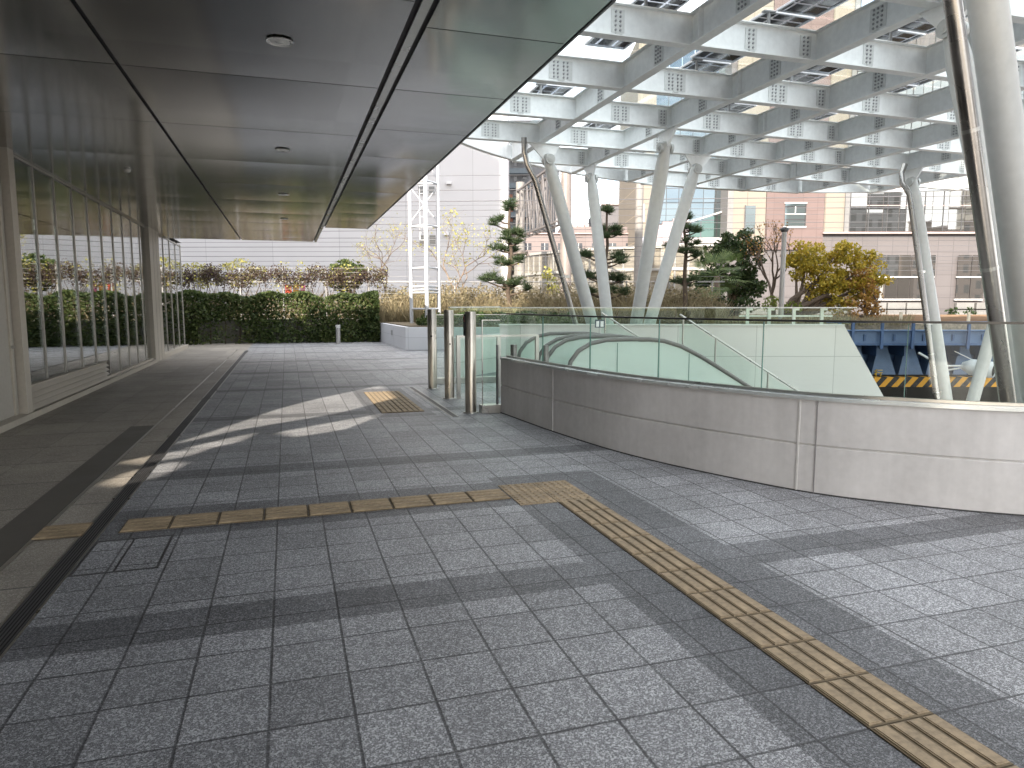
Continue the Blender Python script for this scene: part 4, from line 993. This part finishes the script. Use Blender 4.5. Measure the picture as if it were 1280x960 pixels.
# ------------------------------------------------------------------ vegetation
rng = np.random.default_rng(5)
def leaf_mesh(P, size, elong=1.6, nrm=None, flat=0.0, jitter=.35, down=0.0):
    """one rhombic leaf per point; returns verts, faces"""
    P = np.asarray(P, float); n = len(P)
    a = rng.normal(size=(n, 3)); a[:, 2] = a[:, 2] * (1 - flat) - down; a /= np.linalg.norm(a, axis=1)[:, None]
    b = rng.normal(size=(n, 3)); b -= a * (a * b).sum(1)[:, None]; b /= np.linalg.norm(b, axis=1)[:, None]
    s = size * (1 + jitter * rng.uniform(-1, 1, n))[:, None]
    V = np.empty((n, 4, 3)); V[:, 0] = P - a * s * elong / 2; V[:, 1] = P + b * s / 2; V[:, 2] = P + a * s * elong / 2; V[:, 3] = P - b * s / 2
    return V.reshape(-1, 3), np.arange(4 * n).reshape(-1, 4)
def mesh_np(name, V, Fc, mat, parent=None):
    me = bpy.data.meshes.new(name); n = len(Fc); k = Fc.shape[1]
    me.vertices.add(len(V)); me.vertices.foreach_set('co', np.asarray(V, np.float32).ravel())
    me.loops.add(n * k); me.loops.foreach_set('vertex_index', Fc.astype(np.int32).ravel())
    me.polygons.add(n); me.polygons.foreach_set('loop_start', np.arange(0, n * k, k, dtype=np.int32))
    me.update(calc_edges=True); me.validate(); return link(name, me, mat, parent)
def blob(c, rad, n, shell=.55):
    d = rng.normal(size=(n, 3)); d /= np.linalg.norm(d, axis=1)[:, None]
    return np.asarray(c) + d * (rng.uniform(shell ** 3, 1, n) ** (1 / 3))[:, None] * np.asarray(rad)
GREEN_D = [(.012, .028, .010), (.025, .055, .018), (.05, .085, .028), (.085, .11, .04)]
MAT_hedge = leaf_mat('hedge_leaf', [(.018, .032, .010), (.04, .065, .018), (.075, .10, .03), (.13, .14, .05)])
MAT_ever = leaf_mat('evergreen_leaf', [(.010, .022, .008), (.022, .045, .014), (.045, .07, .022), (.07, .085, .03)])
MAT_pine = leaf_mat('pine_needle', [(.022, .04, .018), (.05, .08, .035), (.10, .13, .06)])
MAT_yel = leaf_mat('yellow_leaf', [(.14, .15, .025), (.31, .26, .035), (.45, .34, .04), (.31, .19, .035)])
MAT_oran = leaf_mat('orange_leaf', [(.16, .08, .025), (.26, .14, .035), (.36, .22, .06)])
MAT_dry = leaf_mat('dry_grass', [(.12, .10, .055), (.20, .165, .095), (.30, .25, .155), (.11, .125, .045)], .3)
MAT_vine = leaf_mat('vine_leaf', [(.05, .032, .032), (.08, .055, .048), (.12, .09, .065), (.13, .13, .05)])
MAT_pale = leaf_mat('pale_leaf', [(.22, .24, .06), (.38, .36, .10), (.50, .44, .16)])
MAT_bark = plain('bark', (.075, .055, .04), .9, var=.3, scale=8, bump=.4, bscale=25)
MAT_barkr = plain('bark_pale', (.17, .13, .10), .9, var=.3, scale=8)
MAT_palm = leaf_mat('palm_leaf', [(.035, .065, .02), (.085, .13, .04), (.16, .20, .07)], .3)
def branches(m, p, d, length, rad, depth, out, spread=.6, up=.15, ratio=.72, nk=(2, 3), sides=5):
    """recursive limbs; collects tips in out"""
    pts = [Vector(p)]; d = Vector(d).normalized(); k = 3
    for i in range(k):
        d = (d + Vector((rnd.gauss(0, .12), rnd.gauss(0, .12), rnd.gauss(0, .08) + up * .25))).normalized(); pts.append(pts[-1] + d * length / k)
    m.tube(pts, [rad * (1 - .12 * i) for i in range(k + 1)], sides, cap=False)
    if depth == 0: out += pts[1:]; return
    if depth <= 2: out.append(pts[-1])
    for i in range(rnd.randint(*nk)):
        a = rnd.uniform(0, 2 * math.pi); o = d.orthogonal().normalized(); o2 = d.cross(o)
        dd = (d + (o * math.cos(a) + o2 * math.sin(a)) * spread * rnd.uniform(.6, 1.3)).normalized()
        branches(m, pts[rnd.choice((2, 3, 3))], dd, length * ratio * rnd.uniform(.8, 1.15), rad * .6, depth - 1, out, spread, up, ratio, nk, sides)
# ---- hedge in front of the fence
hb = thing('hedge', 'dark green clipped hedge at the far end of the plaza', 'hedge', (-.3, 30.4, 0))
def hedge_pts(n):
    P = np.empty((0, 3))
    while len(P) < n:
        q = rng.uniform((-9.5, 30.05, .03), (3.72, 30.95, 2.18), (n, 3))
        surf = np.minimum.reduce([q[:, 1] - 30.05, 2.18 - q[:, 2], 3.72 - q[:, 0]]); keep = rng.random(n) < np.clip(1.15 - surf * 2.2, .05, 1)
        wav = .5 + .5 * np.sin(q[:, 0] * 1.9 + 1.3) * np.sin(q[:, 0] * .83 + q[:, 2] * 1.5)
        keep &= q[:, 1] > 30.02 + .28 * wav
        keep &= q[:, 2] < 2.02 + .14 * np.sin(q[:, 0] * 3.1) * np.sin(q[:, 0] * 1.2)
        hole = ((q[:, 0] + 2.55) / .85) ** 2 + ((q[:, 2] - .45) / .52) ** 2 < 1; keep &= ~(hole & (rng.random(n) < .80))
        P = np.vstack([P, q[keep]])
    return P[:n]
mesh_np('foliage', *leaf_mesh(hedge_pts(26000), .085, 1.5), MAT_hedge, hb)
m = MB()
for x in np.arange(-9, 3.7, .55):
    m.tube([(x, 30.6, 0), (x + .05, 30.55, .8), (x - .05, 30.6, 1.7)], [.03, .022, .01], 5)
m.build('stems', MAT_bark, hb)
fw = thing('concrete_curb_wall', 'low concrete wall seen through a gap in the hedge', 'wall', (-2, 31.2, 0))
m = MB(); m.box((-10, 31.15, -.3), (3.8, 31.5, .95)); m.build('wall_body', plain('curb_concrete', (.17, .165, .15), .85, streak=.3), fw)
for (u, vt), lb in (((240, 407), 'small grey post light in front of the hedge near the glass wall'), ((423, 406), 'small grey post light in front of the hedge near the white planter')):
    p = G(u, 430); t = thing('post_light', lb, 'post light', p); h = (430 - vt) / 50 * 1.6
    m = MB(); m.tube([p, p + Vector((0, 0, h - .12))], .085, 16); m.build('post', MAT_gal, t)
    m = MB(); m.tube([p + Vector((0, 0, h - .12)), p + Vector((0, 0, h))], .09, 16); m.build('lamp_head', plain('head_grey', (.5, .5, .5), .3), t)
# ---- fence behind, with vines
fe = thing('wire_fence', 'tall grey post and wire fence behind the hedge and dry grass', 'fence', F(-4, 32.3, .6))
fF = 32.3; ra, rb_ = RR(215, fF), RR(905, fF); ztop = ZZ(352.5, fF)
m = MB(); m.tube([F(-26, fF, ztop), F(rb_, fF, ztop)], .022, 6); m.build('top_rail', MAT_gal, fe)
m = MB()
for k in range(12): m.tube([F(-26, fF, .75 + k * .19), F(rb_, fF, .75 + k * .19)], .006, 4, cap=False)
for k in range(3): m.tube([F(-26, fF, ztop + .22 + k * .2), F(RR(480, fF), fF, ztop + .22 + k * .2)], .007, 4, cap=False)
m.build('wires', MAT_gal, fe)
r = -26.0
while r < rb_:
    m = MB(); m.tube([F(r, fF, .5), F(r, fF, ztop + (.62 if r < RR(480, fF) else .05))], .035, 8); m.build('post', MAT_gal, fe); r += 1.95
def scatter(n, u0, u1, vlo, vhi, f0, f1, dens=None):
    u = rng.uniform(u0, u1, n); v = rng.uniform(vlo, vhi, n); f = rng.uniform(f0, f1, n)
    return np.array([W(a, b, c)[:] for a, b, c in zip(u, v, f)])
vt = thing('climbing_vine', 'reddish brown vine tangled along the top of the fence', 'vine', F(-10, 32.3, .7))
P = []
for c in range(520):
    u = rng.uniform(205, 480); lo = 346 + 3 * math.sin(u * .09) + 2.5 * math.sin(u * .23 + 1); v = rng.normal(lo, 5.2)
    if math.sin(u * .17 + .5) * math.sin(u * .051) < -.97 or v < 333: continue
    c0 = W(u, v, 32.25 + rng.uniform(-.1, .25)); P.append(blob(c0, (.26, .2, .22), 22, 0))
mesh_np('leaves', *leaf_mesh(np.vstack(P), .06, 1.3), MAT_vine, vt)
P = [blob(W(rng.uniform(205, 480), rng.normal(346, 7), 32.4), (.3, .25, .25), 16, 0) for k in range(90)]
mesh_np('yellow_leaves', *leaf_mesh(np.vstack(P), .07, 1.4), MAT_pale, vt)
m = MB()
for k in range(40):
    u = rng.uniform(205, 480); q = [W(u + rng.uniform(-6, 6), v, 32.3) for v in (392, 372, 356, 343)]; m.tube(q, [.02, .015, .012, .008], 4, cap=False)
m.build('stems', MAT_bark, vt)
# ---- shrubs above the hedge
def shrub(name, label, clumps, mat, size, n, stemmat=None, base=None, cat='shrub', elong=1.7, shell=.2):
    c0 = clumps[0]; b = Vector(base) if base else W(c0[0], c0[1], c0[2]); b.z = base.z if base else .62
    t = thing(name, label, cat, b); P = []
    for u, v, f, ru, rv in clumps:
        c = W(u, v, f); a = ru / FPX * f; h = rv / FPX * f; k = max(20, int(n * a * h)); P.append(blob(c, (a, a, h), k, shell))
    mesh_np('foliage', *leaf_mesh(np.vstack(P), size, elong), mat, t)
    m = MB()
    for u, v, f, ru, rv in clumps:
        c = W(u, v, f); m.tube([b + Vector((rnd.uniform(-.2, .2), rnd.uniform(-.2, .2), -.3)), b.lerp(c, .5) + Vector((rnd.gauss(0, .1), 0, 0)), c], [.035, .025, .012], 5, cap=False)
    m.build('stems', stemmat or MAT_bark, t); return t
shrub('shrub', 'pale yellow leafed shrub above the hedge beside the glass wall', [(240, 332, 33, 16, 4), (262, 338, 33, 14, 6), (250, 350, 33, 30, 10)], MAT_pale, .075, 700)
shrub('shrub', 'tall pale yellow shrub rising over the vine left of the middle of the hedge', [(285, 333, 33.2, 12, 6), (302, 329, 33.2, 11, 7), (322, 337, 33.2, 12, 5), (300, 350, 33.2, 30, 9)], MAT_pale, .075, 700)
shrub('shrub', 'dark green rounded bush rising over the vine right of the middle of the hedge', [(433, 333, 33.5, 19, 9), (420, 336, 33.5, 9, 6), (447, 338, 33.5, 12, 8), (432, 352, 33.6, 22, 13)], MAT_hedge, .12, 900)
t = thing('banner', 'colourful red, orange and pink banner glimpsed through the fence', 'banner', W(365, 362, 33.4))
for u0, u1, c in ((353, 356, (.6, .6, .6)), (357, 365, (.55, .08, .04)), (367, 374, (.6, .28, .03)), (376, 382, (.55, .12, .25)), (385, 391, (.6, .6, .62))):
    m = MB(); bb(m, u0, 355.5, u1, 367, 33.4, .03); m.build('panel', plain('banner_cloth', c, .7), t)
# ---- dry grass on the bank
def blades(n, u0, u1, f0, f1, hmin, hmax, base=.6, wid=.03):
    u = rng.uniform(u0, u1, n); f = rng.uniform(f0, f1, n); V = np.empty((n, 4, 3))
    B = np.array([F(RR(a, b), b, base)[:] for a, b in zip(u, f)]); h = rng.uniform(hmin, hmax, n) * (.8 + .2 * np.sin(u * .045) * np.sin(u * .31 + 1)) * rng.uniform(.55, 1, n)
    ang = rng.uniform(0, 2 * np.pi, n); s = np.stack([np.cos(ang), np.sin(ang), 0 * ang], 1) * wid
    lean = rng.normal(0, .3, (n, 3)); lean[:, 2] = 1; tip = B + lean * h[:, None]; mid = B + (lean * [.9, .9, 1]) * h[:, None] * .55
    V[:, 0] = B - s; V[:, 1] = B + s; V[:, 2] = tip; V[:, 3] = mid - s * .8
    return V.reshape(-1, 3), np.arange(4 * n).reshape(-1, 4)
V1, F1 = blades(42000, 470, 905, 30.0, 36.5, .6, 1.9, wid=.009); V2, F2 = blades(9000, 205, 480, 32.6, 34.5, .9, 2.3, wid=.014)
P = np.vstack([blob(W(rng.uniform(478, 890), rng.normal(376, 8), rng.uniform(31, 35)), (.5, .5, .35), 60, 0) for k in range(420)]); V3, F3 = leaf_mesh(P, .055, 2.4)
V = np.vstack([V1, V2, V3]); Fa = np.vstack([F1, F2 + len(V1), F3 + len(V1) + len(V2)])
tag(mesh_np('dry_grass', V, Fa, MAT_dry), 'tall dry straw coloured grass and weeds along the railway bank', 'grass', kind='stuff')
V1, F1 = blades(5000, 880, 1140, 26.5, 33, .15, .55, .8, .025); tag(mesh_np('trackside_weeds', V1, F1, MAT_dry), 'low dry weeds beside the track near the yellow tree', 'grass', kind='stuff')
# ---- white planter with ground cover
MAT_planter = grid_mat('planter_tiles', (.62, .63, .66), (.42, .43, .45), .9, .42, .012, .55, .03, oz=.02)
pt = thing('planter', 'white tiled planter wall at the end of the plaza, filled with green ground cover', 'planter', (3.9, 24.4, 0))
pa = [(3.90, 24.42), F(2.6, 24.42, 0).xy[:], F(2.6, 27.6, 0).xy[:], (4.6, 31.3), (3.76, 31.0)]
m = MB(); m.prism(pa, 0, .80); m.build('planter_wall', MAT_planter, pt)
m = MB(); a = Vector((3.93, 24.46, .8005)); 
m.prism([(4.06, 24.6), F(2.4, 24.6, 0).xy[:], F(2.4, 27.4, 0).xy[:], (4.6, 31.0), (3.95, 30.8)], .8005, .84); m.build('soil', MAT_soil, pt)
fb('emblem_mark', MAT_dsteel, pt, 0, 0, 1, 1, 500, .01) if False else None
q = atX(487.5, 415, 3.755); m = MB(); m.box((3.80, q.y - .12, .42), (3.83, q.y + .12, .62)) ; m.build('wall_light', plain('light_grey', (.35, .35, .36), .4), pt)
P = []
for k in range(520):
    r = rng.uniform(-3.4, 2.3); f = rng.uniform(24.75, 28.5); c = F(r, f, .92 + .16 * math.sin(r * 3) * math.sin(f * 2.3) + max(0, (f - 25)) * .05); 
    if c.x < 4.02: continue
    P.append(blob(c, (.2, .2, .14), 26, 0))
tag(mesh_np('ground_cover', *leaf_mesh(np.vstack(P), .075, 1.4), MAT_hedge), 'low green ground cover plants filling the white planter', 'ground cover', kind='stuff')
# ---- white lattice tower standing in the planter
lt = thing('lattice_tower', 'tall white steel lattice mast standing behind the white planter', 'mast', W(531, 397, 28.2))
MAT_lat = plain('mast_white', (.46, .475, .50), .4); fT = 28.2
L1, L2, L3 = W(514.5, 397, fT), W(549, 397, fT), W(534, 397, fT - .75)
legs = [Vector((p.x, p.y, .7)) for p in (L1, L2, L3)]; ztT = 8.5
for i, p in enumerate(legs):
    m = MB(); m.tube([p, (p.x, p.y, ztT)], 0.072 if i < 2 else .08, 12); m.build('leg', MAT_lat, lt)
m = MB()
for v in (229.5, 283.5, 335.5, 358.5, 362.5, 366, 386): 
    z_ = ZZ(v, fT)
    for a, b in ((0, 2), (2, 1), (1, 0)): 
        p, q = legs[a], legs[b]; m.tube([(p.x, p.y, z_), (q.x, q.y, z_)], .038, 8)
m.build('rung', MAT_lat, lt)
m = MB()
for z0, z1 in ((ZZ(283, fT), ZZ(230, fT)), (ZZ(230, fT), 8.4)):
    p, q = legs[0], legs[1]
    for a, b in ((p, q), (q, p)): m.tube([(a.x, a.y, z0 + .15), (b.x, b.y, z1 - .1)], .018, 6)
for s in (.36, .62):
    p = legs[0].lerp(legs[1], s); m.tube([(p.x, p.y + .05, ZZ(300, fT)), (p.x, p.y + .05, 8.4)], .02, 6)
for k in range(12): 
    p, q = legs[0].lerp(legs[1], .36), legs[0].lerp(legs[1], .62); zz = ZZ(300, fT) + k * .3; m.tube([(p.x, p.y + .05, zz), (q.x, q.y + .05, zz)], .012, 5)
m.build('brace', MAT_lat, lt)
# ---- pines
def pine(label, u, vb, vt, f, tiers):
    b = W(u, vb, f); b.z = min(b.z, .62); top = W(u, vt, f); t = thing('pine_tree', label, 'tree', b, None)
    m = MB(); n = 7; pts = [b.lerp(top, k / n) + Vector((rnd.gauss(0, .05), rnd.gauss(0, .05), 0)) for k in range(n + 1)]
    m.tube(pts, [.13 - .012 * k for k in range(n + 1)], 8); P = []
    for du, v, ru in tiers:
        e = W(u + du, v, f + rnd.uniform(-.5, .5)); zt = e.z - abs(du) * .014; k = min(max((zt - b.z) / (top.z - b.z), 0.05), .98); o = b.lerp(top, k)
        if abs(du) > 3: m.tube([o, o.lerp(e, .5) + Vector((0, 0, -.06)), e + Vector((0, 0, -.06))], [.045, .035, .02], 6, cap=False)
        rr = ru / FPX * f; P.append(blob(e, (rr * 1.0, rr * .9, rr * .6), 11, 0))
    m.build('trunk', MAT_bark, t)
    C = np.vstack(P); V = []; 
    for c in C:                                                     # a tuft of needles
        k = 26; d = rng.normal(size=(k, 3)); d[:, 2] = np.abs(d[:, 2]) * .8 + .1; d /= np.linalg.norm(d, axis=1)[:, None]
        L = rng.uniform(.14, .34, k)[:, None]; s = np.cross(d, rng.normal(size=(k, 3))); s /= np.linalg.norm(s, axis=1)[:, None]; s *= .011
        V.append(np.stack([c - s, c + s, c + d * L + s * .4, c + d * L - s * .4], 1).reshape(-1, 3))
    V = np.vstack(V); mesh_np('needles', V, np.arange(len(V)).reshape(-1, 4), MAT_pine, t); return t
pine('tallest pine tree with flat needle clusters, left of the slim brown drainpipe', 637, 384, 257, 31,
     [(0, 255, 8), (-1, 260, 7), (-19, 279, 7), (-12, 275, 6), (-6, 292, 5), (7, 289, 7), (15, 293, 7), (-5, 301, 6), (-17, 310, 8), (-9, 312, 5), (9, 303, 6), (3, 312, 7), (-13, 327, 10), (-3, 330, 6), (13, 326, 8), (-22, 347, 8), (-31, 349, 7), (-12, 352, 8), (3, 355, 7), (13, 353, 9), (20, 361, 6), (-4, 361, 5)])
pine('pine tree with flat needle clusters between the second and third raking columns', 759, 392, 264, 31,
     [(0, 262, 9), (2, 265, 7), (-9, 286, 5), (-3, 289, 6), (5, 291, 8), (12, 293, 7), (10, 286, 5), (-2, 296, 5), (-28, 319, 6), (-24, 320, 5), (11, 320, 8), (18, 322, 8), (15, 327, 7), (-26, 345, 7), (-18, 346, 8), (8, 346, 8), (20, 348, 10), (14, 351, 7), (-26, 364, 6), (-20, 365, 5), (8, 364, 6), (22, 365, 8)])
pine('pine tree partly hidden by the most tilted raking column, left of the palm', 856, 392, 270, 31,
     [(0, 270, 5), (4, 272, 5), (8, 286, 8), (0, 284, 6), (14, 289, 6), (-20, 308, 5), (2, 302, 8), (12, 306, 7), (0, 314, 7), (8, 318, 7), (16, 320, 6), (-24, 345, 5), (-8, 352, 8), (4, 354, 8), (12, 350, 6)])
# ---- broad trees
def tree(label, base, d0, l0, r0, depth, crown=None, mat=None, size=.13, per=30, rad=.5, bark=None, name='bare_tree', spread=.6, up=.2, extra=None, nk=(2, 3), ratio=.72):
    t = thing(name, label, 'tree', base); m = MB(); tips = []
    branches(m, base, d0, l0, r0, depth, tips, spread, up, ratio, nk); m.build('trunk', bark or MAT_bark, t)
    if mat:
        P = np.vstack([blob(p, (rad, rad, rad * .8), per, 0) for p in tips]) if per else np.empty((0, 3))
        if extra is not None: P = np.vstack([P, extra])
        mesh_np('crown', *leaf_mesh(P, size, 1.5), mat, t)
    return t
b = W(575, 385, 34.5); b.z = .5
for k in range(1):
    tree('bare tree with scattered yellow leaves right of the white lattice mast', b, (-.05, 0, 1), 1.75, .08, 5, mat=MAT_pale, size=.07, per=2, rad=.35, bark=MAT_barkr, spread=.85, up=.1, nk=(2, 3), ratio=.78)
b = W(475, 380, 35); b.z = .5
tree('leafless pale tree between the hedge and the white lattice mast', b, (.05, 0, 1), 1.75, .07, 5, mat=MAT_pale, size=.05, per=1, rad=.3, bark=MAT_barkr, spread=.85, up=.1, nk=(2, 3), ratio=.78)
b = W(968, 392, 34); b.z = .6
tree('leafless reddish tree between the dark evergreen and the lamp post', b, (-.1, 0, 1), 1.5, .12, 5, mat=MAT_oran, size=.06, per=1, rad=.25, spread=.6, up=.25, nk=(2, 3), ratio=.76)
# dark evergreen: leaf clumps through an uneven volume
def clump_tree(name, label, base, clumps, mat, size, n, cat='tree', bark=None, trunkpts=None, shell=.35, mats2=None):
    t = thing(name, label, cat, base); P = []; m = MB()
    for (u, v, f, ru, rv) in clumps:
        c = W(u, v, f); a, h = ru / FPX * f, rv / FPX * f; sub = max(8, int(a * h * 34))
        for q in blob(c, (a, a, h), sub, .3): P.append(blob(q, (.34, .34, .24), n, 0))
        m.tube([base, base.lerp(c, .45) + Vector((rnd.gauss(0, .15), 0, .2)), c], [.13, .08, .02], 6, cap=False)
    for pts in trunkpts or []: m.tube([W(*p) for p in pts], [.17 - .035 * i for i in range(len(pts))], 8, cap=False)
    m.build('trunk', bark or MAT_bark, t); mesh_np('crown', *leaf_mesh(np.vstack(P), size, 1.5), mat, t); return t
b = W(918, 390, 36.5); b.z = .6
clump_tree('evergreen_tree', 'dense dark evergreen tree behind the palm', b, [(922, 305, 36.5, 24, 20), (898, 320, 36.5, 20, 16), (935, 325, 36.5, 18, 24), (912, 345, 36.5, 30, 22), (875, 347, 36.5, 13, 13), (930, 360, 36.5, 22, 18), (880, 362, 36.2, 14, 10)], MAT_ever, .11, 58)
b = W(990, 398, 32.5); b.z = .6
clump_tree('yellow_tree', 'broad autumn tree with yellow-green leaves beside the lamp post', b, [(1085, 330, 33, 14, 14), (1098, 350, 33, 10, 14), (1020, 380, 33, 20, 9), (1010, 318, 33, 24, 15), (1045, 318, 33, 28, 17), (1062, 342, 33, 26, 22), (1020, 345, 33, 28, 20), (1035, 365, 33, 26, 14), (1068, 365, 33, 20, 16), (995, 332, 33, 12, 14), (1050, 384, 32.5, 18, 9)], MAT_yel, .095, 62,
           trunkpts=[[(975, 398, 32.6), (990, 375, 32.6), (1012, 358, 32.7), (1030, 345, 33)], [(982, 395, 32.6), (1005, 382, 32.5), (1030, 370, 32.6), (1050, 372, 32.8)]])
b = W(1084, 400, 32); b.z = .7
clump_tree('orange_tree', 'smaller orange-brown leafed tree at the right side of the yellow tree', b, [(1078, 348, 32.3, 15, 14), (1090, 362, 32.3, 12, 16), (1070, 380, 32, 14, 14), (1092, 385, 32, 10, 12), (1060, 395, 31.5, 13, 8)], MAT_oran, .09, 30)
b = W(795, 390, 35); b.z = .6
shrub('shrub', 'yellow-green shrub in the dry grass beside the slim brown drainpipe', [(687, 352, 34.5, 9, 10), (683, 340, 34.5, 6, 8), (692, 362, 34.5, 10, 8)], MAT_pale, .11, 420)
shrub('shrub', 'low dark green shrub below the evergreen tree', [(870, 376, 33, 18, 9), (900, 380, 33, 18, 10), (930, 382, 33, 20, 10)], MAT_ever, .11, 700)
shrub('shrub', 'bright green shrub at the foot of the lamp post', [(965, 380, 32, 14, 10), (990, 384, 32, 13, 8)], leaf_mat('lime_leaf', [(.06, .09, .02), (.13, .17, .03), (.24, .26, .05)]), .10, 700)
for u, lb in ((1190, 'left of the two small round clipped bushes in front of the pink building'), (1213, 'right of the two small round clipped bushes in front of the pink building')):
    shrub('clipped_bush', lb, [(u, 390, 52, 8, 6)], MAT_ever, .16, 260)
# palm
b = W(898, 392, 33.2); b.z = .6
pm = thing('palm_tree', 'fan palm with spiky green fronds in front of the dark evergreen', 'tree', b)
top = W(896, 345, 33.2); m = MB(); m.tube([b, b.lerp(top, .5), top], [.16, .15, .13], 10); m.build('trunk', MAT_barkr, pm)
V = []; st_ = MB()
for k in range(34):
    a = rnd.uniform(0, 2 * math.pi); el = rnd.uniform(-.55, 1.25); L = rnd.uniform(.8, 1.35); d = Vector((math.cos(a) * math.cos(el), math.sin(a) * math.cos(el), math.sin(el)))
    h = top + d * L + Vector((0, 0, -.12 * L)); st_.tube([top, top + d * L * .5, h], .014, 4, cap=False)
    o = d.cross(Vector((0, 0, 1))).normalized(); n2 = o.cross(d).normalized()
    for s in range(19):
        an = (s - 9) * .19; dd = (d * math.cos(an) + o * math.sin(an)).normalized(); l = .72 * (1 - .25 * abs(s - 9) / 9)
        tip = h + dd * l + Vector((0, 0, -.22 * l * l)); w = n2.cross(dd).normalized() * .022; md = h + dd * l * .55
        V += [h[:], (md + w)[:], tip[:], (md - w)[:]]
mesh_np('fronds', np.array(V), np.arange(len(V)).reshape(-1, 4), MAT_palm, pm); st_.build('frond_stalks', MAT_palm, pm)
